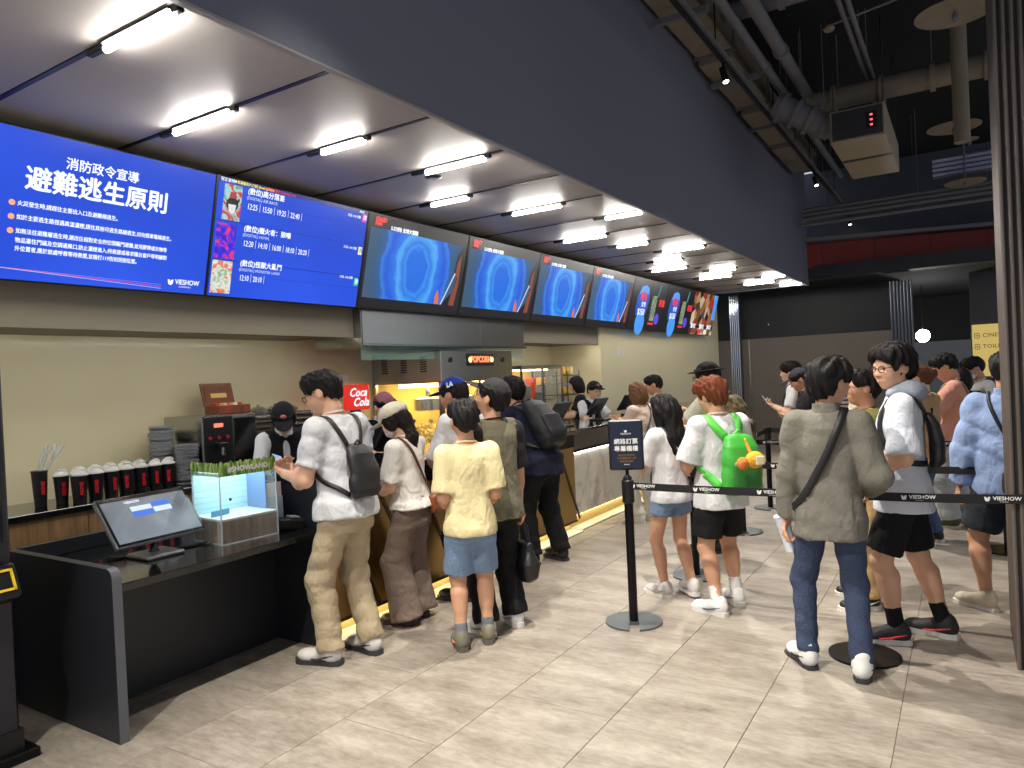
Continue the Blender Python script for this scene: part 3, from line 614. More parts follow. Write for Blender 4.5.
# ================================================================== near order desk
dk = empty('order_desk', (-3.9, 2.5, 0), 0, 'black low order desk with open knee space on the left', 'desk')
def lp(m, name, mt, par, org=(-3.9, 2.5, 0), sm=False):
    for v in m.bm.verts: v.co -= Vector(org)
    return m.build(name, mt, par, sm)
m_ = MB(); arc = [(-3.42 - .05 + .05 * math.sin(a), .775 + .05 * math.cos(a)) for a in np.linspace(0, math.pi / 2, 7)]
m_.prism([(-4.45, 0), (-4.45, .825)] + arc + [(-3.42, 0)], 0, .045, frame((0, 1.89, 0), (1, 0, 0), (0, 0, 1)))
lp(m_, 'side_panel', black_lam, dk)
m_ = MB(); pts = arc + [(-3.42, 0)]
m_.prism([(x + .004, z) for x, z in pts] + [(x, z) for x, z in pts[::-1]], 0, .045, frame((0, 1.89, 0), (1, 0, 0), (0, 0, 1)))
lp(m_, 'panel_edging', grey_edge, dk)
lp(MB().span((-4.45, 1.89, .705), (-3.43, 3.22, .745), bev=.004), 'desk_top', black_gloss, dk)
lp(MB().span((-3.92, 1.89, 0), (-3.89, 3.16, .705)), 'knee_panel', black_lam, dk)
lp(MB().span((-3.92, 3.16, 0), (-3.46, 3.22, .705)), 'end_panel', black_lam, dk)
lp(MB().span((-4.45, 1.89, .745), (-4.42, 2.5, .83), bev=.003), 'back_lip', black_lam, dk)
lc = empty('low_cabinet', (-4.75, 1.75, 0), 0, 'dark grey low cabinet in the corner behind the order desk', 'cabinet')
MB().span((-.28, -.35, 0), (.28, .2, .77), bev=.003).build('body', black_lam, lc); MB().span((-.29, -.36, .77), (.29, .21, .79), bev=.003).build('worktop', black_gloss, lc)
# gold section and marble section of the main counter
gc = empty('gold_counter', (-3.85, 4.95, 0), 0, 'main counter section with bronze gold front and diagonal strips', 'counter')
gorg = (-3.85, 4.95, 0)
lp(MB().span((-4.2, 3.23, .1), (-3.52, 6.74, 1.02)), 'body', black_lam, gc, gorg)
lp(MB().span((-4.25, 3.22, 1.02), (-3.44, 6.76, 1.06), bev=.004), 'counter_top', black_gloss, gc, gorg)
for j in range(5): lp(MB().span((-3.52, 3.24 + j * .70, .11), (-3.50, 3.24 + (j + 1) * .70 - .006, .88), bev=.002), 'gold_panel', gold, gc, gorg)
lp(MB().span((-3.52, 3.24, .88), (-3.495, 6.74, 1.02)), 'dark_band', black_metal, gc, gorg)
for j in range(8):
    y = 3.34 + j * .44; a = Vector((-3.497, y, .86)); b = Vector((-3.497, y + .38, .12)); c_ = (a + b) / 2; d_ = b - a
    lp(MB().box(c_, (.008, .03, d_.length), rot=Matrix.Rotation(math.atan2(-d_.y, -d_.z) * -1, 4, 'X')), 'diagonal_strip', bronze_dark, gc, gorg)
lp(MB().span((-3.53, 3.24, .10), (-3.488, 6.74, .115)), 'bottom_rail', bronze_dark, gc, gorg)
lp(MB().span((-3.62, 3.24, 0), (-3.58, 6.74, .1)), 'skirting', tanstone, gc, gorg)
lp(MB().span((-3.58, 3.24, 0), (-3.42, 6.74, .012), bev=.003), 'kerb', whitestone, gc, gorg)
led_m = emat('warm_led_strip', (1, .84, .52), LED_E)
lp(MB().span((-3.56, 3.26, .088), (-3.535, 6.72, .098)), 'led_strip', led_m, gc, gorg)
mc = empty('marble_counter', (-3.85, 10.0, 0), 0, 'main counter section with white marble front and black top', 'counter'); morg = (-3.85, 10.0, 0)
lp(MB().span((-4.2, 6.77, .14), (-3.56, 13.4, .84)), 'body', black_lam, mc, morg)
for j in range(4): lp(MB().span((-3.56, 6.78 + j * 1.65, .15), (-3.54, 6.78 + (j + 1) * 1.65 - .004, .815), bev=.002), 'marble_slab', marble, mc, morg)
lp(MB().span((-3.55, 6.77, .815), (-3.515, 13.4, .84)), 'black_rail', black_metal, mc, morg)
lp(MB().span((-4.2, 6.77, .84), (-3.53, 13.4, 1.03)), 'steel_band', plain('brushed_grey_band', (120, 118, 116), .3, .7), mc, morg)
lp(MB().span((-4.25, 6.76, 1.03), (-3.48, 13.42, 1.06), bev=.004), 'counter_top', black_gloss, mc, morg)
lp(MB().span((-3.66, 6.77, 0), (-3.62, 13.4, .14)), 'skirting', tanstone, mc, morg)
lp(MB().span((-3.62, 6.76, 0), (-3.46, 13.4, .012), bev=.003), 'kerb', whitestone, mc, morg)
lp(MB().span((-3.61, 6.8, .128), (-3.585, 13.38, .138)), 'led_strip', led_m, mc, morg)
lp(MB().span((-3.535, 6.8, .80), (-3.518, 13.38, .812)), 'led_strip', emat('cool_led_strip', (1, .97, .9), 7), mc, morg)
# back counter with wood fronts
bc = empty('back_counter', (-5.45, 3.8, 0), 0, 'black back counter with oak front panels along the wall', 'counter'); borg = (-5.45, 3.8, 0)
lp(MB().span((-5.74, .6, 0), (-5.2, 6.1, .85)), 'body', black_lam, bc, borg)
lp(MB().span((-5.745, .58, .86), (-5.15, 6.12, .90), bev=.003), 'worktop', black_gloss, bc, borg)
for j in range(8): lp(MB().span((-5.2, .62 + j * .68, .1), (-5.178, .62 + (j + 1) * .68 - .006, .852), bev=.002), 'wood_panel', wood, bc, borg)
bc2 = empty('back_counter', (-5.45, 8.9, 0), 0, 'dark back counter carrying the heated display case', 'counter')
MB().span((-.29, -1.2, 0), (.27, 1.4, .86)).build('body', black_lam, bc2); MB().span((-.295, -1.2, .86), (.30, 1.4, .90), bev=.003).build('worktop', black_gloss, bc2)

# ================================================================== things on the back counter
def cup(x, y, label, h=.15, r=.043, group='black drink cups on the back counter', rz=0):
    o = empty('drink_cup', (x, y, .9), rz, label, 'cup', group)
    MB().lathe([(r * .72, 0), (r * .74, .004), (r, h), (r * 1.06, h), (r * 1.06, h + .008), (r * .9, h + .008)], n=18).build('cup_body', plain('cup_black', (22, 20, 22), .4), o, True)
    t_ = text('MOVIE', .03, red_print, frame((r * .93, .0, h * .55), (0, 0, 1), (0, -1, 0)), o, align='CENTER', bold=.003, depth=.002)
    return o
cw = plain('dome_lid_white', (226, 226, 222), .4)
def dome_lid(o, h, r):
    MB().lathe([(r * 1.1, h), (r * 1.12, h + .010), (r * .9, h + .014), (r * .75, h + .026), (r * .35, h + .034), (.002, h + .036)], n=16).build('lid', cw, o, True)
    MB().tube([(0, -.035, h + .02), (.01, -.01, h + .042), (0, .02, h + .044), (-.01, .04, h + .03)], .009, 7).build('straw_wrap', cw, o, True)
proto = cup(-5.28, 2.62, 'x', .195, .05); dome_lid(proto, .195, .05)
spots = [(-5.27, 2.66 + .11 * i) for i in range(7)] + [(-5.40, 2.60 + .112 * i) for i in range(6)]
nm = ['first', 'second', 'third', 'fourth', 'fifth', 'sixth', 'seventh', 'eighth', 'ninth']
for i, (x, y) in enumerate(spots):
    o = proto if i == 0 else copy_tree(proto)
    o.location = (x, y, .9); o.rotation_euler = (0, 0, random.uniform(-.5, .3)); o['label'] = '%s black cup with white lid in the %s row of cups, from the left' % (nm[i if i < 7 else i - 7], 'front' if i < 7 else 'rear')
tum = cup(-5.42, 2.47, 'tall black tumbler holding clear straws at the left end of the cups', .24, .05)
for i in range(6): MB().tube([(.01 * (i - 3), .0, .2), (.008 * i - .02, .02 + .02 * i, .30 + .03 * (i % 3)), (.01 * i - .03, .05 + .022 * i, .40 + .02 * (i % 2))], .006, 6).build('straw', plain('clear_straw', (220, 224, 228), .2, alpha=.6), tum)
def lid_stack(x, y, n, r, label, tilt=0):
    o = empty('lid_stack', (x, y, .9), 0, label, 'lid stack', 'plastic wrapped lid stacks'); o.rotation_euler = (tilt, 0, 0)
    lm = plain('black_lid', (34, 34, 38), .35)
    z = 0; base = None
    for i in range(n):
        if base is None: base = l_ = MB().lathe([(r * .80, 0), (r, .008), (r, .020), (r * .86, .028)], n=18).build('lid', lm, o, True)
        else: l_ = base.copy(); link(l_, o)
        l_.location = (random.uniform(-.003, .003), random.uniform(-.003, .003), i * .03)
    prof = [(r * 1.04 + random.uniform(-.006, .006), .005 + i * (n * .03) / 12) for i in range(13)]
    MB().lathe(prof, n=18, cap=False).build('plastic_wrap', plain('cling_wrap', (214, 218, 224), .15, alpha=.28, bump=.8, bs=30), o, True)
    return o
lid_stack(-5.40, 3.36, 16, .085, 'taller wrapped stack of black lids'); lid_stack(-5.255, 3.47, 11, .088, 'shorter wrapped stack of black lids in front', -.02); lid_stack(-5.56, 3.24, 7, .085, 'low wrapped lid stack behind the cups'); lid_stack(-5.575, 3.45, 14, .08, 'wrapped stack of black lids against the coffee machine')
# coffee machine
cm = empty('coffee_machine', (-5.42, 3.83, .9), 0, 'black and steel coffee machine with red display', 'coffee machine')
MB().span((-.28, -.26, 0), (.24, .26, .54), bev=.01).build('body', steel, cm); MB().span((.235, -.25, .12), (.25, .02, .53), bev=.004).build('control_panel', black_plastic, cm); MB().span((.235, .03, .05), (.25, .25, .51), bev=.004).build('dark_door', black_gloss, cm)
MB().box((.256, -.12, .46), (.006, .08, .03)).build('display', emat('red_digits', (1, .12, .08), 2.5), cm)
for i in range(3): MB().cyl((.25, -.20 + i * .08, .36), (.262, -.20 + i * .08, .36), .014, n=12).build('button', plain('button_red', (160, 40, 40), .4), cm)
MB().span((.2, -.22, .10), (.34, 0, .13), bev=.004).build('drip_tray', steel_dark, cm); MB().cyl((.30, -.12, .30), (.30, -.12, .22), .018, n=12).build('spout', steel, cm, True); MB().span((.23, -.16, .28), (.32, -.08, .32), bev=.006).build('brew_head', black_plastic, cm)
MB().tube([(.1, .0, .54), (.1, .0, .585), (.1, .24, .585), (.1, .24, .54)], .008, 8).build('rail', steel, cm)
for i, (y, lb) in enumerate(((4.27, 'steel drinks dispenser with louvred top, left of the pair'), (4.62, 'steel drinks dispenser with louvred top, right of the pair'))):
    o = empty('drinks_dispenser', (-5.45, y, .9), 0, lb, 'dispenser', 'steel drinks dispensers')
    MB().span((-.25, -.165, 0), (.2, .165, .52), bev=.008).build('body', steel, o); MB().span((.195, -.15, .02), (.215, .15, .28), bev=.004).build('dark_front', black_plastic, o)
    for k in range(4): MB().box((.21, 0, .33 + k * .05), (.035, .30, .022), rot=Matrix.Rotation(.5, 4, 'Y')).build('louvre', steel, o)
    MB().box((.22, -.06, .30), (.02, .05, .035), bev=.003).build('red_knob', plain('knob_red', (190, 40, 34), .4), o)
    for k in (-.08, .08): MB().lathe([(.02, .52), (.085, .525), (.09, .55), (.04, .575), (.012, .58), (.012, .595), (.001, .6)], c=(-.02, k, 0), n=18).build('pan_lid', steel, o, True)
# open wooden box
wb = empty('wooden_tea_box', (-5.42, 4.0, 1.475), .0, 'open wooden box with sweets on top of the coffee machine', 'box')
wb.location = (-5.40, 3.98, 1.444); wb.scale = (.78, .78, .78)
MB().span((-.13, -.2, 0), (.13, .2, .09), bev=.005).build('tray', wood_red, wb)
lid_ = MB().box((-.17, 0, .21), (.018, .40, .26), rot=Matrix.Rotation(-.25, 4, 'Y'), bev=.004).build('lid', wood_red, wb); MB().box((-.156, 0, .21), (.006, .34, .20), rot=Matrix.Rotation(-.25, 4, 'Y')).build('lid_lining', plain('lining_brown', (120, 64, 34), .6), lid_)
MB().box((-.150, 0, .20), (.004, .2, .05), rot=Matrix.Rotation(-.25, 4, 'Y')).build('lid_plate', plain('brass_plate', (206, 178, 96), .4, .3), lid_)
for i, c_ in enumerate(((196, 60, 48), (224, 190, 110), (214, 120, 90), (230, 220, 190), (190, 50, 60))): MB().box((-.02 + .02 * (i % 2), -.14 + i * .07, .10), (.09, .055, .03), rot=.3 * (i % 3), bev=.004).build('sachet', plain('sachet_%d' % i, c_, .5), wb)
# red soda sign
cs = empty('soda_sign', (-5.3, 5.44, .9), 0, 'red square sign with white script lettering behind the counter', 'sign')
MB().span((-.03, -.17, .48), (.02, .17, .74), bev=.008).build('panel', emat('soda_red_glow', lin(226, 44, 34), .9), cs); MB().span((-.05, -.05, 0), (0, .05, .48)).build('stand', steel_dark, cs)
Mc = lambda y, z: frame((.0225, y, z), (0, 1, 0), (0, 0, 1))
text('Coca', .12, g_white, Mc(-.13, .655), cs, shear=.35, bold=.003); text('Cola', .12, g_white, Mc(-.08, .555), cs, shear=.35, bold=.003)
wb2 = empty('wall_phone_box', (-5.74, 5.62, 1.62), 0, 'white control box with black window on the wall', 'control box'); MB().span((0, -.1, -.14), (.06, .1, .14), bev=.008).build('case', white_pl, wb2); MB().span((.058, .0, -.08), (.066, .07, .02), bev=.002).build('window', black_plastic, wb2)
# popcorn machine
pmx = empty('popcorn_machine', (-5.25, 6.88, 0), 0, 'tall steel popcorn machine with yellow lit glass and POPCORN sign', 'popcorn machine')
glass_m = plain('clear_glass', (225, 235, 235), .03, alpha=.10, var=0)
warm_in = plain('popcorn_warm_lining', (228, 196, 104), .5)
MB().span((-.5, -.72, 0), (.5, .72, .88), bev=.006).build('base_cabinet', steel_dark, pmx)
MB().span((-.5, -.72, 1.62), (.5, .72, 1.965), bev=.008).build('head_unit', steel, pmx)
MB().span((-.5, -.72, .88), (-.46, .72, 1.62)).build('back_panel', warm_in, pmx); MB().span((-.5, .68, .88), (.46, .72, 1.62)).build('end_panel', warm_in, pmx)
for x, y in ((.475, -.7), (.475, 0), (.475, .7), (-.475, -.7)): MB().span((x - .025, y - .02, .88), (x + .025, y + .02, 1.62)).build('post', steel, pmx)
MB().span((.48, -.68, .89), (.486, -.02, 1.61)).build('glass_door', glass_m, pmx); MB().span((.48, .02, .89), (.486, .68, 1.61)).build('glass_door', glass_m, pmx); MB().span((-.45, -.712, .89), (.45, -.706, 1.61)).build('side_glass', glass_m, pmx)
MB().span((-.3, -.5, 1.57), (.3, .5, 1.612)).build('warmer_lamp', emat('warm_lamp_glow', (1, .74, .32), 9), pmx)
for y in (-.34, .34): MB().lathe([(.13, 1.30), (.17, 1.31), (.17, 1.44), (.15, 1.45), (.03, 1.47), (.02, 1.6)], c=(0, y, 0), n=20).build('kettle', steel, pmx, True)
for k in range(3):
    for j in range(7): MB().span((-.34 + k * .28, -.728, 1.74 + j * .026), (-.26 + k * .28, -.718, 1.752 + j * .026)).build('vent_slot', black_plastic, pmx)
MB().span((.495, -.24, 1.79), (.515, .28, 1.93), bev=.004).build('sign_box', black_plastic, pmx)
text('POPCORN', .10, emat('popcorn_red_glow', (1, .22, .08), 2.2), frame((.5165, .02, 1.86), (0, 1, 0), (0, 0, 1)), pmx, align='CENTER', bold=.003, sx=.85)
for y in (-.20, .24): MB().sphere((.518, y, 1.86), .032, (.3, 1, 1)).build('popcorn_icon', emat('popcorn_yellow_glow', (1, .85, .4), 1.6), pmx, True)
for y in (-.55, .5): MB().cyl((.5, y, 1.86), (.51, y, 1.86), .03, n=16).build('vent_hole', black_plastic, pmx)
pcs = []; 
pc = MB().bm; pc.free()
bm = bmesh.new()
for i in range(420):
    p = Vector((random.uniform(-.42, .42), random.uniform(-.64, .64), 0)); zz = .89 + .30 * math.exp(-((p.x) ** 2 * 3 + (abs(p.y) - .3) ** 2 * 6)) * random.random()
    g = bmesh.ops.create_icosphere(bm, subdivisions=1, radius=random.uniform(.018, .03)); M_ = Matrix.Translation((p.x, p.y, zz))
    for v in g['verts']: v.co = M_ @ (v.co * random.uniform(.75, 1.2))
me = bpy.data.meshes.new('popcorn'); bm.to_mesh(me); bm.free(); me.shade_smooth(); me.materials.append(plain('popped_corn', (246, 222, 140), .7)); o = bpy.data.objects.new('popcorn', me); link(o, pmx); o['kind'] = 'stuff'
# hood
hd = empty('exhaust_hood', (-5.1, 6.52, 2.0), 0, 'stainless steel exhaust hood above the popcorn machine', 'hood')
for j in range(3): MB().span((-.32, -1.47 + j * .98, .02), (.30, -1.47 + (j + 1) * .98 - .006, .75), bev=.003).build('steel_panel', steel, hd)
MB().span((-.33, -1.48, 0), (.33, 1.48, .022), bev=.004).build('bottom_lip', plain('lip_steel', (150, 160, 158), .2, 1.0), hd); MB().span((-.33, -1.485, .0), (.29, -1.475, .76)).build('end_plate', steel, hd)
MB().span((.26, -1.47, -.13), (.268, 1.47, .0)).build('glass_lip', plain('green_glass', (170, 210, 196), .05, alpha=.22, var=0), hd)
# heated display case
hc = empty('heated_display_case', (-5.42, 9.1, .9), 0, 'glass heated display case with lit shelves of snacks', 'display case')
MB().span((-.3, -.6, 0), (.25, .6, .16), bev=.005).build('base', steel_dark, hc); MB().span((-.3, -.6, .84), (.25, .6, .89), bev=.004).build('roof', steel, hc); MB().span((-.3, -.6, .16), (-.28, .6, .84)).build('back', warm_in, hc)
for x, y in ((.235, -.585), (.235, 0), (.235, .585), (-.28, -.585), (-.28, .585)): MB().span((x - .012, y - .012, .16), (x + .012, y + .012, .84)).build('post', steel_dark, hc)
for z in (.38, .6): MB().span((-.28, -.58, z), (.22, .58, z + .012)).build('shelf', steel, hc)
MB().span((-.1, -.5, .82), (.05, .5, .838)).build('warmer_lamp', emat('case_lamp_glow', (1, .82, .5), 8), hc)
MB().span((.242, -.58, .17), (.246, .58, .83)).build('front_glass', glass_m, hc); MB().span((-.27, -.596, .17), (.23, -.592, .83)).build('side_glass', glass_m, hc)
for i in range(10):
    z = (.172, .392, .612)[i % 3]; y = -.45 + .1 * i
    MB().box((0, y, z + .05), (.16, .075, .10), bev=.008).build('snack_pack', plain('snack_%d' % (i % 4), ((206, 150, 60), (196, 52, 40), (232, 214, 160), (150, 96, 50))[i % 4], .6), hc)
MB().box((.255, -.3, .55), (.01, .09, .22), bev=.004).build('red_label', plain('label_red', (222, 70, 40), .5), hc)
oc = empty('shelf_rack', (-5.35, 10.0, .9), 0, 'small open steel rack with snack bags beside the display case', 'rack')
for x in (-.2, .2):
    for y in (-.2, .2): MB().cyl((x, y, 0), (x, y, .8), .01, n=8).build('upright', steel_dark, oc)
for z in (.12, .42, .72): 
    MB().span((-.21, -.21, z), (.21, .21, z + .012)).build('shelf', steel_dark, oc)
    for j in range(3): MB().box((.08, -.13 + j * .13, z + .08), (.08, .10, .13), bev=.02).build('snack_bag', plain('bag_%d' % j, ((232, 190, 90), (214, 170, 80), (236, 220, 170))[j], .6), oc)
bc2.scale = (1, 1.0, 1)
dr = struct(MB().span((-5.755, 11.45, 0), (-5.70, 12.28, 2.15)).build('door_1', plain('door_white', (226, 228, 232), .5)))
MB().span((-5.70, 11.40, 0), (-5.67, 11.46, 2.2)).build('door_frame', white_pl, dr); MB().span((-5.70, 12.27, 0), (-5.67, 12.33, 2.2)).build('door_frame', white_pl, dr); MB().span((-5.70, 11.40, 2.14), (-5.67, 12.33, 2.2)).build('door_frame', white_pl, dr)
MB().span((-5.70, 11.55, .2), (-5.69, 12.18, 2.05), bev=.003).build('door_panel', plain('door_pale', (212, 216, 224), .5), dr); MB().cyl((-5.69, 11.6, 1.0), (-5.64, 11.6, 1.0), .02, n=12).build('door_handle', steel, dr)
# ================================================================== things on the desk and counters
mo = empty('touch_monitor', (-3.83, 2.31, .745), 0, 'tilted touch monitor with blue buttons on the order desk', 'monitor')
C_ = Vector((-3.8266, 2.3046, .9713)); yw, tt = 1.6116, .6884; u = Vector((math.cos(yw), math.sin(yw), 0)); v = Vector((-math.sin(tt) * math.sin(yw), math.sin(tt) * math.cos(yw), math.cos(tt)))
Mm = frame(C_ - Vector(mo.location), u, v); wM, hM = .5286, .3096
def mbx(lo, hi, name, mt, par, bev=0): 
    b = MB(); c = [(a + b_) / 2 for a, b_ in zip(lo, hi)]; sz = [b_ - a for a, b_ in zip(lo, hi)]; b.box((0, 0, 0), sz, None, bev)
    for q in b.bm.verts: q.co = Mm @ (q.co + Vector(c))
    return b.build(name, mt, par)
shell = mbx((-wM / 2, -hM / 2, -.03), (wM / 2, hM / 2, 0), 'housing', plain('monitor_silver', (150, 154, 160), .3, .5), mo, .006)
mbx((-wM / 2 + .006, -hM / 2 + .006, 0), (wM / 2 - .006, hM / 2 - .006, .002), 'bezel', black_gloss, mo)
dsp = mbx((-wM / 2 + .02, -hM / 2 + .02, .002), (wM / 2 - .02, hM / 2 - .03, .003), 'display', glow_mat('monitor_glow', _poster(lin(120, 128, 140), lin(150, 160, 174), lin(176, 190, 206), 1.5), .62), mo)
for x0, x1, y0, y1, m_ in ((-.10, .02, .045, .075, G('btn_pale', (206, 226, 246))), (.025, .13, .055, .085, G('btn_blue', (60, 110, 220))), (-.10, .02, .008, .04, G('btn_blue', (60, 110, 220))), (.025, .13, .018, .05, G('btn_pale', (206, 226, 246)))): mbx((x0, y0, .003), (x1, y1, .0038), 'screen_button', m_, mo)
text('VIESHOW', .02, g_white, Mm @ T((-.12, .105, .004)), mo)
MB().span((-.12, -.10, 0), (.10, .12, .022), bev=.008).build('base', plain('monitor_base_grey', (120, 122, 126), .35, .4), mo); nb = Mm @ Vector((0, -.02, -.03)); MB().tube([(-.04, .02, .015), (-.06, .03, .09), tuple(nb)], [.035, .03, .035], 10).build('neck', black_plastic, mo, True)
for i in range(3): MB().tube([(-.12 - .05 * i, -.2 + .03 * i, .006), (-.1, -.05 * i, .006), (0, .14 + .1 * i, .006), (.02 + .05 * i, .26 + .05 * i, .006)], .004, 6).build('cable', black_plastic, mo, True)
# acrylic display box
ab = empty('acrylic_display_box', (-3.80, 2.82, .745), math.radians(-6), 'clear acrylic display box with green header on the order desk', 'display box')
hw, hl, Hb = .155, .185, .42
MB().span((-hw, -hl, 0), (hw, hl, .135), bev=.002).build('plinth', wood_pale, ab); MB().span((-hw, -hl, .135), (hw, hl, .148), bev=.002).build('white_deck', white_pl, ab)
def _brick(N, L, P):
    tc = N.new('ShaderNodeTexCoord'); mp = N.new('ShaderNodeMapping'); mp.inputs['Rotation'].default_value = (math.pi / 2, 0, math.pi / 2) ; L.new(tc.outputs['Object'], mp.inputs[0])
    b = N.new('ShaderNodeTexBrick'); b.inputs['Scale'].default_value = 14; b.inputs['Color1'].default_value = (*lin(206, 240, 244), 1); b.inputs['Color2'].default_value = (*lin(190, 232, 240), 1); b.inputs['Mortar'].default_value = (*lin(120, 170, 186), 1); b.inputs['Mortar Size'].default_value = .012; L.new(mp.outputs[0], b.inputs['Vector']); L.new(b.outputs[0], P.inputs['Base Color'])
brickp = nodes_mat('printed_brick_card', _brick, .6)
MB().span((-hw, -hl + .004, .148), (-hw + .006, hl - .004, Hb)).build('brick_backdrop', brickp, ab); MB().span((-hw + .006, hl - .012, .148), (hw - .1, hl - .006, Hb)).build('side_backdrop', plain('blue_card', (120, 150, 200), .6), ab)
acry = plain('acrylic_sheet', (235, 245, 248), .02, alpha=.07, var=0); acry_edge = plain('acrylic_edge', (214, 226, 232), .2, alpha=.7)
for lo, hi in (((hw - .004, -hl, 0), (hw, hl, Hb)), ((-hw, -hl - .004, 0), (hw, -hl, Hb)), ((-hw, hl, 0), (hw, hl + .004, Hb))): MB().span(lo, hi).build('acrylic_panel', acry, ab)
for x in (-hw, hw):
    for y in (-hl, hl): MB().span((x - .003, y - .003, 0), (x + .003, y + .003, Hb)).build('acrylic_edge', acry_edge, ab)
for y in (-hl, hl): MB().span((-hw, y - .003, -.0), (hw, y + .003, .006)).build('acrylic_edge', acry_edge, ab)
MB().span((hw - .002, -hl, 0), (hw + .004, hl, .006)).build('acrylic_edge', acry_edge, ab)
MB().span((-hw + .03, -hl + .02, Hb - .012), (hw - .03, hl - .02, Hb - .006)).build('light_strip', emat('box_cyan_glow', (.75, .97, 1), 5), ab)
def _grass(N, L, P):
    tc = N.new('ShaderNodeTexCoord'); mp = N.new('ShaderNodeMapping'); mp.inputs['Scale'].default_value = (60, 60, 12); L.new(tc.outputs['Object'], mp.inputs[0]); n = N.new('ShaderNodeTexNoise'); n.inputs['Scale'].default_value = 1.2; L.new(mp.outputs[0], n.inputs['Vector'])
    r = ramp(N, [(.35, lin(70, 120, 40)), (.5, lin(130, 176, 60)), (.65, lin(206, 222, 150))]); L.new(n.outputs[0], r.inputs[0]); L.new(r.outputs[0], P.inputs['Base Color'])
grass_card = nodes_mat('printed_grass_card', _grass, .6)
m_ = MB(); top = [(-hl + 2 * hl * i / 24, .075 + .012 * (i % 2) + .006 * math.sin(i * 1.7)) for i in range(25)]
m_.prism([(-hl, 0)] + top + [(hl, 0)], 0, .004, frame((hw + .0, 0, Hb - .025), (0, 1, 0), (0, 0, 1))); m_.build('header_card', grass_card, ab)
m_ = MB(); m_.prism([(-hw, 0)] + [(-hw + 2 * hw * i / 20, .07 + .012 * (i % 2)) for i in range(21)] + [(hw, 0)], 0, .004, frame((0, -hl, Hb - .025), (1, 0, 0), (0, 0, 1))); m_.build('header_card', grass_card, ab)
text('#SHOWLAND', .042, white_print, frame((hw + .0055, .0, Hb + .012), (0, 1, 0), (0, 0, 1)), ab, align='CENTER', bold=.002)
MB().box((hw + .006, -hl + .06, .26), (.012, .012, .016), bev=.003).build('lock', black_metal, ab); MB().box((0, -.1, .165), (.01, .13, .035), rot=.2, bev=.002).build('blue_name_card', plain('name_card_blue', (70, 160, 206), .5), ab)
# card terminal, privacy screen, paper stand
ct = empty('card_terminal', (-3.66, 3.10, .745), math.radians(-20), 'black card payment terminal on the desk end', 'card terminal')
MB().box((0, 0, .035), (.11, .17, .07), rot=Matrix.Rotation(-.15, 4, 'X'), bev=.01).build('body', black_plastic, ct); MB().box((0, .03, .078), (.08, .06, .006), rot=Matrix.Rotation(-.15, 4, 'X')).build('display', plain('terminal_grey', (150, 160, 160), .3), ct)
for i in range(12): MB().box((-.03 + .03 * (i % 3), -.06 + .018 * (i // 3), .067 - .003 * (i // 3 == 0)), (.022, .012, .012), bev=.002).build('key', plain('key_grey', (96, 96, 98), .5), ct)
ps = empty('till_monitor', (-3.98, 3.36, 1.06), math.radians(10), 'blue grey back of the till monitor beside the display box', 'monitor')
ps.location = (-3.98, 3.13, 1.06); ps.rotation_euler[2] = math.radians(70)
MB().box((0, 0, -.16), (.03, .22, .30), bev=.01).build('housing', plain('till_back_blue_grey', (112, 134, 166), .4), ps); MB().box((0, 0, -.005), (.04, .235, .02), bev=.004).build('top_edge', black_plastic, ps)
pstd = empty('paper_holder', (-3.80, 3.10, .745), math.radians(-10), 'small clear leaflet holder with pink card beside the display box', 'leaflet holder'); MB().box((0, 0, .15), (.006, .12, .28)).build('pink_card', plain('pink_card', (238, 206, 210), .6), pstd); MB().box((.006, 0, .10), (.005, .13, .2)).build('clear_pocket', acry_edge, pstd); MB().box((.02, 0, .006), (.08, .13, .012)).build('foot', acry_edge, pstd)
# tills along the main counter
def till(x, y, rz, label):
    o = empty('till_screen', (x, y, 1.06), rz, label, 'till', 'tills on the main counter')
    MB().box((0, 0, .01), (.2, .22, .02), bev=.005).build('base', black_plastic, o); MB().cyl((0, 0, .02), (.02, 0, .12), .025, n=12).build('neck', black_plastic, o, True)
    MB().box((.03, 0, .17), (.03, .36, .24), rot=Matrix.Rotation(-.6, 4, 'Y'), bev=.006).build('housing', black_plastic, o); MB().box((.012, 0, .186), (.004, .33, .21), rot=Matrix.Rotation(-.6, 4, 'Y')).build('display', emat('till_glow', lin(90, 110, 140), .5), o)
till(-3.85, 7.15, math.radians(180), 'black till screen in front of the cap-wearing cashier far right'); till(-3.85, 8.15, math.radians(180), 'black till screen at the cashier, second on the marble counter'); till(-3.85, 9.1, math.radians(175), 'black till screen third on the marble counter'); till(-3.9, 4.45, math.radians(180), 'black till screen on the gold counter by the woman in cream cap')
for y, lb in ((9.5, 'white paper roll standing on the far marble counter'),):
    o = empty('paper_roll', (-3.75, y, 1.06), 0, lb, 'paper roll'); MB().lathe([(.012, 0), (.05, 0), (.05, .12), (.012, .12)], n=20).build('roll', white_pl, o, True)
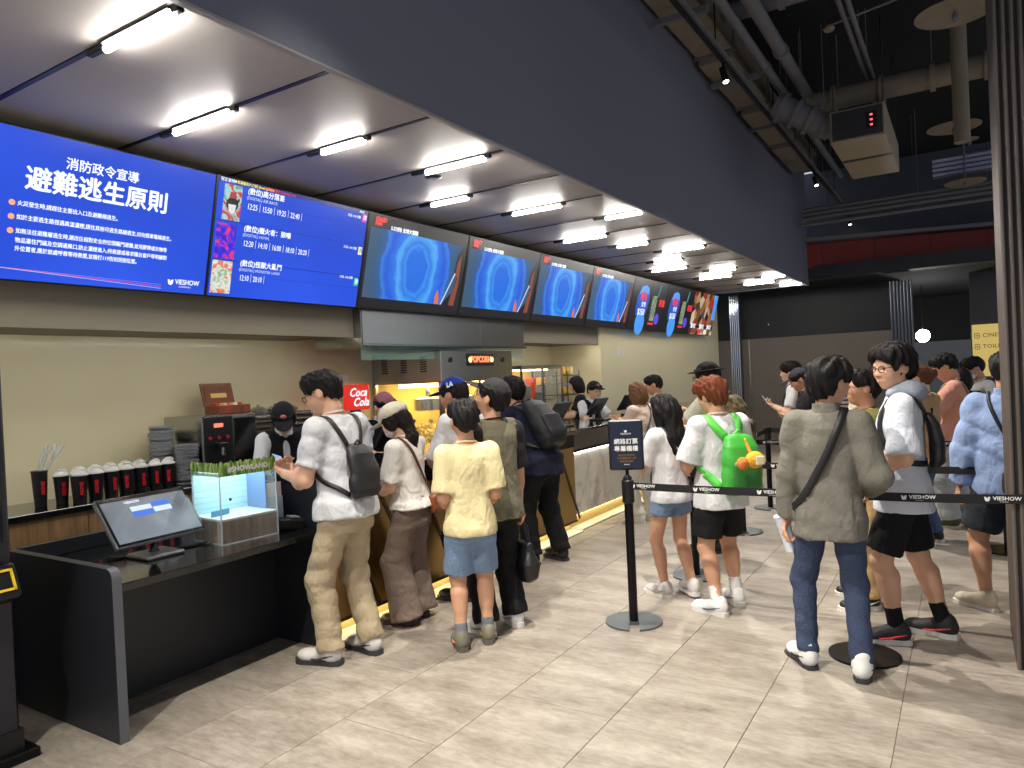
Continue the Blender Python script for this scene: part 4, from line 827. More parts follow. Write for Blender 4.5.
# kiosk at the left edge
kk = empty('ticket_kiosk', (-3.95, 1.36, 0), 0, 'black ticket kiosk cut off by the left edge', 'kiosk')
MB().span((-.25, -.2, .06), (.23, .2, 1.9), bev=.012).build('body', black_lam, kk); MB().span((-.3, -.25, 0), (.28, .26, .045), bev=.006).build('base_plate', black_metal, kk); MB().span((-.25, -.2, .045), (.24, .21, .14)).build('plinth', black_plastic, kk)
MB().box((.265, .12, .82), (.09, .15, .16), rot=Matrix.Rotation(-.45, 4, 'Y'), bev=.01).build('card_reader', black_plastic, kk)
yel = plain('contactless_yellow', (238, 200, 40), .5)
Mk = Matrix.Translation((.306, .12, .842)) @ Matrix.Rotation(-.45, 4, 'Y')
for lo, hi in (((-.002, .045, -.05), (.004, .056, .05)), ((-.002, -.02, -.05), (.004, .056, -.039)), ((-.002, -.02, .039), (.004, .056, .05))):
    b = MB().span(lo, hi); 
    for q in b.bm.verts: q.co = Mk @ q.co
    b.build('yellow_bracket', yel, kk)
MB().span((.23, -.15, 1.0), (.236, .17, 1.8)).build('touch_screen', black_gloss, kk); MB().cyl((.235, .14, 1.5), (.245, .14, 1.5), .02, n=12).build('camera_lens', black_gloss, kk)

# ================================================================== queue posts and belts
def stanchion(x, y, label, h=.93, notch=True):
    o = empty('queue_post', (x, y, 0), 0, label, 'queue post', 'black belt posts of the queue')
    n = 40; pl = []
    for k in range(n):
        a = 2 * math.pi * k / n - math.pi / 2 - .55
        pl.append((.185 * math.cos(a), .185 * math.sin(a)))
    if notch:
        pts = [(.185 * math.cos(a), .185 * math.sin(a)) for a in np.linspace(-math.pi / 2 + .41 + .17, -math.pi / 2 + .41 + 2 * math.pi - .17, 40)]
        c = Vector((math.cos(-math.pi / 2 + .41), math.sin(-math.pi / 2 + .41))); pts += [tuple(c * .06 + Vector((-c.y, c.x)) * -.03), tuple(c * .06 + Vector((-c.y, c.x)) * .03)]
    else: pts = pl
    MB().prism(pts, 0, .012).build('base_plate', plain('post_base_grey', (104, 110, 112), .4, .5) if notch else black_metal, o)
    MB().cyl((0, 0, .012), (0, 0, h - .14), .029, n=20).build('pole', black_metal, o, True); MB().lathe([(.029, h - .15), (.04, h - .14), (.04, h), (.03, h + .008), (.001, h + .008)], n=20).build('belt_head', black_plastic, o, True)
    return o
stanchion(-1.896, 4.388, 'queue post carrying the small black sign'); stanchion(-1.86, 5.58, 'queue post between the two customers with bare legs'); stanchion(-1.92, 7.25, 'queue post behind the green backpack, partly hidden'); stanchion(-1.95, 8.57, 'farthest queue post standing by the grey wall')
stanchion(-.53, 4.40, 'queue post right behind the man in the grey shirt', notch=False); stanchion(.25, 7.25, 'queue post hidden beside the person in pink', notch=False)
belt_m = plain('belt_webbing', (22, 22, 26), .7, bump=.1, bs=300)
def belt(a, b, label, z=.895, dip=.006, logos=()):
    a = Vector((a[0], a[1], z)); b = Vector((b[0], b[1], z)); d = b - a; L_ = d.length; ang = math.atan2(d.y, d.x)
    o = empty('queue_belt', (a + b) / 2, ang, label, 'belt', 'queue belts')
    n = 12; m = MB(); pr = []
    for i in range(n + 1):
        t = i / n; pr.append((-L_ / 2 + t * L_, -dip * 4 * t * (1 - t)))
    rings = [[m.bm.verts.new((x, yy, zz + sg)) for yy in (-.0012, .0012) for sg in (-.024, .024)] for x, zz in pr]
    for A, B in zip(rings, rings[1:]):
        for i, j in ((0, 1), (1, 3), (3, 2), (2, 0)): m.bm.faces.new((A[i], A[j], B[j], B[i]))
    m.build('webbing', belt_m, o)
    for s_ in logos:
        x = -L_ / 2 + s_ * L_; M_ = frame((x, -.002, -dip * 4 * s_ * (1 - s_)), (1, 0, 0), (0, 0, 1))
        vlogo(o, -.055, 0, .014, white_print, 0.0, M_); text('VIESHOW', .027, white_print, M_ @ T((-.03, .003, .001)), o, bold=.0005, sx=1.05); text('CINEMAS', .007, white_print, M_ @ T((.0, -.014, .001)), o, spacing=1.4)
    return o
belt((-1.855, 4.388), (-.57, 4.40), 'near queue belt from the sign post to the second post', logos=(.04, .36, .66)); belt((-.49, 4.40), (.30, 4.52), 'near queue belt from the second post to the bronze column', logos=(.30, .78))
belt((-1.82, 5.58), (.3, 5.55), 'second queue belt, behind the near customers', logos=(.15, .30, .46, .70)); belt((-1.88, 7.25), (.22, 7.25), 'third queue belt, behind the queueing men', logos=(.12, .5, .8)); belt((-1.91, 8.57), (.3, 8.57), 'farthest queue belt across the hall', logos=(.1, .5))
belt((-1.86, 5.61), (-1.92, 7.21), 'side queue belt linking the posts nearest the counter', logos=(.5,))
belt((-1.92, 7.29), (-1.95, 8.53), 'side queue belt at the far end of the lane', logos=(.5,))
# sign on first post
so = empty('post_sign', (-1.896, 4.388, .938), math.radians(22), 'small black upright sign with white lettering on the front queue post', 'sign')
MB().cyl((0, 0, 0), (0, 0, .07), .012, n=12).build('stem', black_metal, so, True); MB().lathe([(.03, 0), (.03, .012), (.012, .03)], n=16).build('collar', black_plastic, so, True)
MB().box((0, 0, .225), (.225, .022, .33), bev=.01).build('frame', black_plastic, so); MB().box((0, -.0115, .225), (.20, .002, .30)).build('poster', plain('poster_navy', (30, 38, 60), .3), so)
Mf = lambda x, z: frame((x, -.0135, z), (1, 0, 0), (0, 0, 1))
text('網路訂票', .038, white_print, Mf(0, .247), so, align='CENTER', bold=.0007, spacing=1.05); text('專屬櫃檯', .038, white_print, Mf(0, .200), so, align='CENTER', bold=.0007, spacing=1.05)
vlogo(so, 0, 0, .009, white_print, 0, Mf(0, .315)); text('VIESHOW', .016, white_print, Mf(0, .298), so, align='CENTER')
br_ = plain('poster_gold_ink', (150, 112, 60), .5)
for i, t_ in enumerate(('請出示訂票序號', '於本櫃檯取票入場', '會員優先服務')): text(t_, .015, br_, Mf(0, .158 - i * .02), so, align='CENTER')
text('ONLINE', .01, white_print, Mf(0, .098), so, align='CENTER')
# ================================================================== people
def nrm(v): v = np.asarray(v, float); return v / (np.linalg.norm(v) + 1e-9)
def ik(a, b, l1, l2, pole):
    a = np.asarray(a, float); b = np.asarray(b, float); d = b - a; L = np.linalg.norm(d); u = d / (L + 1e-9)
    L = min(L, (l1 + l2) * .999); b = a + u * L
    x = (l1 * l1 - l2 * l2 + L * L) / (2 * L); h = math.sqrt(max(l1 * l1 - x * x, 0))
    p = np.asarray(pole, float); p = p - u * (p @ u); p = nrm(p)
    return a + u * x + p * h, b
SKINS = {'a': (224, 176, 146), 'b': (208, 158, 128), 'c': (232, 190, 164), 'd': (196, 146, 116)}
def skin_mat(k): return mat('skin_' + k, lin(*SKINS[k]), .55, var=.06, vs=14, bump=.06, bs=120, spec=.35, sub=.08)
HAIRS = {'black': (26, 23, 24), 'dark': (34, 27, 25), 'brown': (96, 62, 42), 'red': (104, 54, 34), 'tea': (112, 80, 58)}
def hair_mat(k):
    n = 'hair_' + k
    if n in MATS: return MATS[n]
    return mat(n, lin(*HAIRS[k]), .58, var=.35, vs=40, bump=.6, bs=70, stretch=(1, 1, .25), spec=.2)
def wrinkle(z0, z1, amp, zf, seed=0.0, pts=()):
    """cloth folds: warped sines, stronger near the given points"""
    pts = [(np.asarray(p, float), s) for p, s in pts]
    def f(x, y, z):
        w = 1.6 * np.sin(7 * x + 5 * z + seed) + 1.2 * np.sin(9 * y - 4 * z + 1.7 * seed)
        rd = lambda ph: 1 - 2 * np.abs(np.sin(.5 * ph)) ** .8
        a = rd(zf * z + 14 * x + 10 * y + w + seed) * .55 + rd(zf * .6 * z - 22 * x + 17 * y + 1.3 * w + 2 * seed) * .45
        b = np.sin(38 * x + 9 * z + w) * np.sin(33 * y - 7 * z + w * .7 + seed)
        g = np.full_like(x, .35)
        for p, s in pts: g = g + np.exp(-((x - p[0]) ** 2 + (y - p[1]) ** 2 + (z - p[2]) ** 2) / (s * s))
        return amp * (a * np.minimum(g, 1.2) + .4 * b)
    return f
def hand_prims(W, d, n, hl, curl, thumb_side, spread=.0, k=.006):
    """palm and five fingers; d finger direction, n palm normal, thumb on thumb_side*side axis"""
    d = nrm(d); n = nrm(np.asarray(n, float) - d * (np.asarray(n, float) @ d)); s = np.cross(d, n) * thumb_side
    R = np.stack([s, d, n], 1); P = []
    P.append(BX(W + d * .27 * hl, (.205 * hl, .28 * hl, .075 * hl), R, .06 * hl, k=.01))
    P.append(RC(W - d * .12 * hl, W + d * .1 * hl, .135 * hl, .13 * hl, k=.012))
    for i, (o, ln) in enumerate(((.155, .40), (.055, .46), (-.05, .43), (-.15, .34))):
        p = W + d * .50 * hl + s * o * hl; c = curl * (1 + .12 * i); a = 0; r = .052 * hl
        for j, f in enumerate((.45, .32, .26)):
            a += math.radians(c * (.7 if j == 0 else 1.0)); q = p + (d * math.cos(a) + n * math.sin(a) + s * o * spread) * ln * f * hl
            P.append(RC(p, q, r, r * .9, k=.004)); p = q; r *= .92
    p = W + d * .14 * hl + s * .15 * hl; dirs = [nrm(s * .75 + d * .65 + n * .25), nrm(s * .25 + d * .85 + n * .35 + n * curl * .006), nrm(d * .9 + n * curl * .012)]; r = .062 * hl
    for dd, f in zip(dirs, (.22, .20, .17)): q = p + dd * f * hl; P.append(RC(p, q, r, r * .88, k=.005)); p = q; r *= .9
    return P
def person(name, label, pos, face, h, build=1.0, lean=0.0, hy=0, hp=0, hr=0, arms=None, feet=None, top=None, bottom=None, shoes=None, hair=None, cap=None, skin='a', glasses=False, mask=False, socks=None, lod=0, twist=0, mustache=False, child=1.0, under=None, sway=0.0, smile=False, category='person', group='people in the hall'):
    """build one posed person; returns context for worn or held things"""
    fx, fy = face; ang = math.atan2(-fx, fy)
    root = empty('person', (pos[0], pos[1], 0), ang, label, category, group)
    vb, vh, vd = ((.0115, .0056, .0046), (.014, .0072, .0060), (.018, .010, .0085))[lod]
    g = build; SK = skin_mat(skin)
    ctx = dict(root=root, h=h, M=Matrix.Translation((pos[0], pos[1], 0)) @ Matrix.Rotation(ang, 4, 'Z'))
    # ---- skeleton
    th = math.radians(lean); tw = rotm('Z', twist)
    hip = A3(sway * h, -.11 * math.sin(th) * h, .515 * h)
    RTs = tw @ rotm('X', -lean)                                    # torso frame
    up = RTs @ A3(0, 0, 1); rt = RTs @ A3(1, 0, 0); fw = RTs @ A3(0, 1, 0)
    nb = hip + up * .318 * h
    sh = {s: hip + up * .277 * h + rt * s * .096 * g ** .5 * h - fw * .006 * h for s in (-1, 1)}
    hj = {s: hip + tw @ A3(s * .047 * h, 0, -.01 * h) for s in (-1, 1)}
    feet = feet or {}
    ft = {s: feet.get(s, (s * .065, 0, s * 8)) for s in (-1, 1)}      # x, y (units of h), toe-out degrees, lift
    kn, an = {}, {}
    for s in (-1, 1):
        f = ft[s]; lift = f[3] if len(f) > 3 else 0
        tgt = A3(f[0] * h, f[1] * h - .01 * h, (.05 + lift) * h); toe = rotm('Z', -f[2]) @ A3(0, 1, 0)
        kn[s], an[s] = ik(hj[s], tgt, .238 * h, .232 * h, toe)
    arms = arms or {}
    el, wr, hd_d, hd_n, cu = {}, {}, {}, {}, {}
    for s in (-1, 1):
        a = arms.get(s, {})
        t = a.get('w'); 
        if t is None: t = A3(s * .165, .03, .47) * h if lean < 8 else (sh[s] + A3(s * .03, .05, -.33) * h)
        else: t = A3(*t) * h
        pole = A3(*a.get('pole', (s * .5, -1, -.4)))
        el[s], wr[s] = ik(sh[s], t, .172 * h, .148 * h, pole)
        fd = nrm(wr[s] - el[s]); hd_d[s] = nrm(A3(*a['d'])) if 'd' in a else fd
        hd_n[s] = nrm(A3(*a['n'])) if 'n' in a else A3(-s, 0, 0) * 1.0; cu[s] = a.get('curl', 28)
    ctx.update(hip=hip, R=RTs, sh=sh, el=el, wr=wr, hd=hd_d, hn=hd_n, kn=kn, an=an)
    # ---- head frame
    hh = .139 * h * child; Rh = tw @ rotm('Z', hy) @ rotm('X', hp) @ rotm('Y', hr)
    piv = nb + up * .034 * h; Hc = lambda x, y, z: piv + Rh @ (A3(x, y + .12, z - .12) * hh)
    ctx.update(Hc=Hc, Rh=Rh, hh=hh)
    HE = lambda c, r, **k: EL(Hc(*c), np.asarray(r) * hh, Rh, **k)
    # ---- body mesh: trunk and limbs, head and hands evaluated finer
    B = [LF(hip, RTs, [(-.06 * h, .072 * g * h, .052 * g * h, 0, 0), (0, .078 * g * h, .056 * g * h, 0, 0), (.09 * h, .066 * g * h, .047 * g * h, 0, 0), (.2 * h, .074 * g * h, .05 * g * h, 0, 0), (.27 * h, .066 * g * h, .04 * h, 0, 0), (.30 * h, .045 * h, .035 * h, 0, 0)], k=.03)]
    lf = 1.0 if bottom and bottom[0] == 'shorts' else .72
    for s in (-1, 1):
        B += [RC(nb - up * .02 * h, sh[s], .03 * h, .034 * g * h, k=.03), RC(sh[s], el[s], .034 * g * h, .0255 * g * h), RC(el[s], wr[s], .0255 * g * h, .0165 * h * g ** .5), EL(el[s] * .72 + wr[s] * .28, A3(.027, .027, .04) * h * g, k=.02),
              RC(hj[s], kn[s], .050 * g * h * lf, .034 * g * h * lf, k=.02), RC(kn[s], an[s], .033 * g * h * lf, .021 * h * lf), RC(kn[s] * .75 + an[s] * .25 - A3(0, .010 * h, 0), kn[s] * .5 + an[s] * .5 - A3(0, .006 * h, 0), .034 * g * h * lf, .026 * g * h * lf, k=.03)]
    neck = RC(nb - up * .01 * h, Hc(0, -.1, .25), .034 * h * g ** .4, .0315 * h * g ** .3, k=.02)
    B.append(neck)
    parts = [nets(B, vb if bottom and bottom[0] in ('shorts', 'skirt') else vb * 1.2)]
    Hd = [HE((0, -.05, .64), (.335, .425, .36), k=.02), HE((0, .09, .36), (.265, .31, .34), k=.04), HE((0, .24, .10), (.12, .11, .10), k=.03), HE((0, .30, .56), (.24, .10, .10), k=.03),
          RC(Hc(0, .37, .56), Hc(0, .455, .37), .028 * hh, .052 * hh, k=.012), HE((-.05, .40, .36), (.04, .05, .035), k=.008), HE((.05, .40, .36), (.04, .05, .035), k=.008),
          HE((-.17, .27, .36), (.10, .10, .10), k=.03), HE((.17, .27, .36), (.10, .10, .10), k=.03), HE((0, .34, .21), (.11, .06, .05), k=.02),
          HE((-.14, .43, .505), (.075, .07, .045), k=.014, op='s'), HE((.14, .43, .505), (.075, .07, .045), k=.014, op='s'),
          HE((-.345, -.05, .47), (.04, .10, .14), k=.008), HE((.345, -.05, .47), (.04, .10, .14), k=.008), RC(Hc(0, -.1, .05), Hc(0, -.1, .35), .032 * h * g ** .4, .0315 * h * g ** .3, k=.025)]
    parts.append(nets(Hd, vh))
    hl = .108 * h
    for s in (-1, 1):
        if arms.get(s, {}).get('hide'): continue
        parts.append(nets(hand_prims(wr[s], hd_d[s], hd_n[s], hl, cu[s], arms.get(s, {}).get('ts', -s)), vd))
    V, F = join_vf(parts); ctx['body'] = raw('body', V, F, SK, root)
    # ---- face details
    if not (lod == 2 and hair and hair[0] == 'none'):
        dk_ = plain('eye_dark', (28, 20, 18), .2); ew = plain('eye_white', (226, 220, 214), .3); lipm = mat('lip_' + skin, tuple(c * f for c, f in zip(lin(*SKINS[skin]), (.80, .55, .52))), .45)
        for s in (-1, 1):
            V, F = nets([HE((s * .14, .335, .505), (.062, .05, .03), k=.002)], .0035); e = raw('eye', V, F, ew, root)
            V, F = nets([HE((s * .14, .375, .505), (.028, .02, .028), k=.002)], .003); raw('iris', V, F, dk_, e)
            V, F = nets([RC(Hc(s * .07, .395, .59), Hc(s * .22, .34, .60), .017 * hh, .011 * hh)], .0035); raw('eyebrow', V, F, hair_mat((hair or ('', 'black'))[1]), root)
        if not mask:
            if smile:
                V, F = nets([RC(Hc(-.11, .355, .235), Hc(0, .40, .195), .012 * hh, .022 * hh, k=.004), RC(Hc(0, .40, .195), Hc(.11, .355, .235), .022 * hh, .012 * hh, k=.004)], .0032)
                raw('lips', V, F, lipm, root); V, F = nets([RC(Hc(-.07, .385, .215), Hc(.07, .385, .215), .013 * hh, .013 * hh)], .003); raw('teeth', V, F, ew, root)
            else: V, F = nets([RC(Hc(-.08, .372, .20), Hc(.08, .372, .20), .017 * hh, .017 * hh), RC(Hc(-.03, .392, .20), Hc(.03, .392, .20), .021 * hh, .021 * hh, k=.006)], .0034); raw('lips', V, F, lipm, root)
    # ---- hair
    if hair and hair[0] != 'none':
        st, hc_ = hair; fr = Rh
        cutp = [(Hc(0, 0, .34 if st != 'bald' else .5), -(Rh @ A3(0, -.42, 1)))]
        Q = [HE((0, -.07, .66), (.375, .455, .405), k=.01, cuts=cutp)]
        if st in ('short', 'fluffy', 'bowl', 'bun'):
            Q += [HE((0, .20, .86), (.30, .22, .17), k=.04), HE((-.22, .08, .78), (.16, .24, .22), k=.04), HE((.22, .08, .78), (.16, .24, .22), k=.04), HE((0, -.32, .50), (.27, .17, .28), k=.05)]
        if st == 'fluffy': Q += [HE((0, -.08, .78), (.40, .46, .30), k=.04), HE((0, .22, .80), (.33, .22, .18), k=.04), HE((0, -.30, .42), (.30, .2, .28), k=.05), HE((-.3, -.05, .55), (.10, .22, .2), k=.04), HE((.3, -.05, .55), (.10, .22, .2), k=.04)]
        if st == 'bowl': Q += [HE((0, -.1, .72), (.40, .47, .32), k=.04), HE((0, .27, .74), (.30, .14, .18), k=.04), HE((0, -.34, .38), (.30, .16, .28), k=.05)]
        if st == 'bun': Q += [HE((0, -.52, .62), (.19, .19, .19), k=.02)]
        if st in ('long', 'bob', 'pony'):
            Q += [HE((0, .16, .86), (.30, .24, .16), k=.04), HE((-.31, .02, .52), (.09, .2, .34), k=.04), HE((.31, .02, .52), (.09, .2, .34), k=.04), HE((0, -.28, .45), (.30, .2, .36), k=.05)]
        if st == 'bob': Q += [HE((-.26, -.08, .24), (.16, .26, .36), k=.05), HE((.26, -.08, .24), (.16, .26, .36), k=.05), HE((0, -.30, .22), (.32, .20, .38), k=.05)]
        if st == 'long':
            dn = A3(0, -.02, -1.0) * hh; bk = Hc(0, -.34, .4)
            for o in (-.22, 0, .22): a_ = bk + Rh @ A3(o, 0.02 * abs(o), 0) * hh; Q += [RC(a_, a_ + dn * .9 - fw * .12 * hh, .21 * hh, .18 * hh, k=.05), RC(a_ + dn * .9 - fw * .12 * hh, a_ + dn * 1.65 - fw * .10 * hh, .18 * hh, .09 * hh, k=.05)]
            for s in (-1, 1): a_ = Hc(s * .31, -.02, .4); Q.append(RC(a_, a_ + dn * .95 + A3(0, .02, 0) * hh, .12 * hh, .10 * hh, k=.05))
        if st == 'pony':
            a_ = Hc(0, -.46, .48); b_ = a_ - fw * .22 * hh + A3(0, 0, -.7) * hh; c_ = b_ - fw * .05 * hh + A3(0, 0, -1.0) * hh
            Q += [RC(a_, b_, .15 * hh, .17 * hh, k=.04), RC(b_, c_, .17 * hh, .08 * hh, k=.04)]
        sd = sum(ord(c) for c in label) % 17
        def tuft(x, y, z):
            q0 = x - piv[0]; q1 = y - piv[1]; q2 = z - piv[2]; wv = 2.0 * np.sin(21 * q0 + 17 * q2 + sd) + 1.5 * np.sin(19 * q1 + sd)
            am = .0042 if st not in ('fluffy', 'short') else .0062
            return am * (np.sin(95 * q0 + 30 * q1 + wv * 1.4) * np.sin(88 * q1 - 40 * q0 + wv) + .6 * np.sin(140 * q0 - 60 * q1 + 30 * q2 + wv * 2))
        face_cut = [HE((0, .50, .38), (.30, .36, .40), k=.02, op='s')]
        if st in ('short', 'fluffy', 'bun'): face_cut += [HE((-.36, .02, .36), (.10, .14, .2), k=.02, op='s'), HE((.36, .02, .36), (.10, .14, .2), k=.02, op='s')]
        if cap: Q.append(BX(Hc(0, 0, 1.26), A3(.6, .8, .42) * hh, Rh, .01, k=.01, op='s'))
        V, F = nets(Q + face_cut, vh * 1.05, tuft); raw('hair', V, F, hair_mat(hc_), root)
    # ---- cap
    if cap:
        cm_, style = cap[0], cap[1]
        dome = [HE((0, -.06, .68), (.40, .475, .42), k=.01, cuts=[(Hc(0, 0, .70), -(Rh @ A3(0, .10, 1)))])]
        if style == 'beret': dome += [HE((0, -.1, .80), (.45, .50, .27), k=.04)]
        V, F = nets(dome, vh); cp = raw('cap', V, F, cm_, root)
        bk = -1 if style == 'back' else 1
        if style == 'flat': V, F = nets([HE((0, .0, .73), (.60, .72, .035), k=.01)], vh * .8)
        else: V, F = nets([HE((0, bk * .46, .70 if style != 'beret' else .66), (.32, .47, .045), k=.01, cuts=[(Hc(0, bk * .30, .7), -(Rh @ A3(0, bk, 0)))]), ], vh * .7)
        raw('brim', V, F, cap[2] if len(cap) > 2 else cm_, cp)
        V, F = nets([HE((0, -.06, 1.10), (.03, .03, .02), k=.003)], .004); raw('cap_button', V, F, cap[2] if len(cap) > 2 else cm_, cp)
        if len(cap) > 3 and cap[3]:
            V, F = nets([HE((0, bk * .36, .88), (.11, .06, .09), k=.003)], .005); raw('cap_badge', V, F, cap[3], cp)
    # ---- glasses, mask
    if glasses:
        gm = plain('glasses_frame', (30, 30, 32), .3, .4); mb = MB()
        for s in (-1, 1):
            mb.tube([tuple(Hc(s * .15 + .105 * math.cos(a), .445, .50 + .075 * math.sin(a))) for a in np.linspace(0, 2 * math.pi, 17)], .0022, 6)
            mb.tube([tuple(Hc(s * .255, .44, .52)), tuple(Hc(s * .345, .3, .53)), tuple(Hc(s * .352, .02, .55))], .0022, 6)
        mb.tube([tuple(Hc(-.045, .45, .51)), tuple(Hc(0, .47, .525)), tuple(Hc(.045, .45, .51))], .0022, 6); o = mb.build('glasses', gm, root, True); o['kind'] = 'stuff'
    if mask:
        V, F = nets([HE((0, .20, .26), (.265, .27, .215), k=.01, cuts=[(Hc(0, .12, .3), -(Rh @ A3(0, 1, 0)))])], vh * .9, lambda x, y, z: .0015 * np.sin((z) * 300)); mk = raw('face_mask', V, F, cloth('mask_white', (226, 230, 236)), root)
        for s in (-1, 1): MB().tube([tuple(Hc(s * .26, .14, .38)), tuple(Hc(s * .36, -.06, .54)), tuple(Hc(s * .37, -.12, .45)), tuple(Hc(s * .26, .12, .18))], .0018, 5).build('ear_loop', cloth('mask_white', (226, 230, 236)), mk)
    # ---- top
    P_top = []
    if top:
        tk, tm_ = top[0], top[1]; lo = top[2] if len(top) > 2 else {}
        ease = lo.get('ease', 1.0); hem = lo.get('hem', -.065)
        ex = lambda z, rx, ry, cy=0: (z * h, rx * g * h * ease, ry * g * h * ease, 0, cy * h)
        belly = lo.get('belly', 0)
        secs = [ex(hem, .103, .084, .0), ex(-.02, .101, .083, .0), ex(.05, .088, .072 + belly, .003 + belly * .5), ex(.10, .081, .067 + belly, .004 + belly * .5), ex(.16, .082, .066, .002), ex(.22, .085, .065), ex(.262, .081, .058, -.004), ex(.290, .062, .046, -.006), ex(.312, .042, .038, -.004)]
        P_top = [LF(hip, RTs, [q for q in secs if q[0] > -.03 * h] if lean > 3 else secs, k=.03, pw=2.5)]
        if lean > 3: P_top.append(LF(hip, tw, [ex(hem, .104, .086, 0), ex(-.02, .102, .085, 0), ex(.03, .097, .078)], k=.04, pw=2.5))
        for s in (-1, 1):
            P_top.append(RC(nb - up * .028 * h - fw * .004 * h, sh[s] + up * .002 * h, .026 * h, .036 * g * h, k=.035))
            fr_ = {'tee': .72, 'long': 2.0, 'rolled': 1.35, 'vest': 0.0}[tk]; fr_ = lo.get('sleeve', fr_); sr = lo.get('sr', 1.0)
            if fr_ > 0:
                if fr_ <= 1.0:
                    e_ = sh[s] + (el[s] - sh[s]) * fr_; dirn = nrm(el[s] - sh[s]); P_top.append(RC(sh[s], e_ + dirn * .06 * h, .037 * g * h * ease, .042 * g * h * sr * ease, k=.03, cuts=[(e_, dirn)]))
                else:
                    f2 = min(fr_ - 1, .97); P_top.append(RC(sh[s], el[s], .037 * g * h * ease, .035 * g * h * sr * ease, k=.03)); e_ = el[s] + (wr[s] - el[s]) * f2; dirn = nrm(wr[s] - el[s])
                    P_top.append(RC(el[s], e_ + dirn * .05 * h, .035 * g * h * sr * ease, .029 * g * h * sr * ease, k=.025, cuts=[(e_, dirn)]))
            else: P_top.append(EL(el[s], A3(.02, .02, .02) * h, k=.001)) if False else None
        P_top = [p for p in P_top if p]
        nk = RC(nb + up * .004 * h, nb + up * .09 * h + fw * .012 * h, .040 * h, .05 * h, k=.008, op='s')
        wpts = [(el[s], .09 * h) for s in (-1, 1)] + [(hip + up * .02 * h, .13 * h), (sh[1] - up * .06 * h, .08 * h), (sh[-1] - up * .06 * h, .08 * h)]
        V, F = nets(P_top + [nk], vb, wrinkle(0, 1, lo.get('wr', .0066), 34, sum(map(ord, label)) % 23, wpts)); ctx['top'] = raw(lo.get('name', 'shirt'), V, F, tm_, root)
        # ribbed collar
        cl = lo.get('collar', 'crew'); cpts = []
        if cl == 'crew':
            MB().tube([tuple(nb + up * .004 * h + RTs @ A3(.040 * h * math.cos(a), .040 * h * math.sin(a) + .004 * h, (-.012 if math.sin(a) > 0 else .006) * abs(math.sin(a)) * h)) for a in np.linspace(0, 2 * math.pi, 21)], .0062, 7).build('collar', lo.get('cm', tm_), ctx['top'], True)
        elif cl == 'shirt':
            V, F = nets([LF(nb - up * .01 * h, RTs, [(0, .046 * h, .046 * h, 0, 0), (.020 * h, .041 * h, .042 * h, 0, 0), (.034 * h, .040 * h, .041 * h, 0, 0)], k=.004), LF(nb - up * .01 * h, RTs, [(-.02 * h, .035 * h, .036 * h, 0, 0), (.06 * h, .036 * h, .037 * h, 0, 0)], k=.004, op='s')], vh); raw('collar', V, F, tm_, ctx['top'])
        elif cl == 'hood':
            V, F = nets([EL(nb - fw * .04 * h + up * .0 * h, A3(.062, .045, .04) * h, RTs, k=.02), RC(nb + rt * .05 * h + fw * .02 * h, nb - fw * .03 * h + rt * .035 * h + up * .012 * h, .018 * h, .028 * h, k=.03), RC(nb - rt * .05 * h + fw * .02 * h, nb - fw * .03 * h - rt * .035 * h + up * .012 * h, .018 * h, .028 * h, k=.03)], vh); raw('hood', V, F, lo.get('cm', tm_), ctx['top'])
        if under:   # vest over the shirt
            uk, um = under; secs2 = [(z, a * 1.05 + .004, b * 1.07 + .006, c, d) for z, a, b, c, d in secs]; secs2[-1] = (secs2[-1][0], .05 * h, .044 * h, 0, -.004 * h)
            Pv = [LF(hip, RTs, secs2, k=.02, pw=2.5)] + [RC(nb - up * .028 * h, sh[s] - rt * s * .012 * h + up * .008 * h, .036 * h, .043 * g * h, k=.03) for s in (-1, 1)]
            Pv += [RC(sh[s] + rt * s * .012 * h - up * .0 * h, sh[s] + rt * s * .05 * h - up * .06 * h, .045 * h, .06 * h, k=.01, op='s') for s in (-1, 1)]
            Pv += [LF(hip + fw * .11 * h, RTs, [(-.1 * h, .018 * h, .07 * h, 0, 0), (.22 * h, .022 * h, .07 * h, 0, 0), (.36 * h, .04 * h, .07 * h, 0, 0)], k=.01, op='s'), nk]
            V, F = nets(Pv, vb, wrinkle(0, 1, .005, 30, 3, wpts)); raw('vest', V, F, um, root)
    ctx['P_top'] = P_top
    # ---- bottom
    P_bot = []
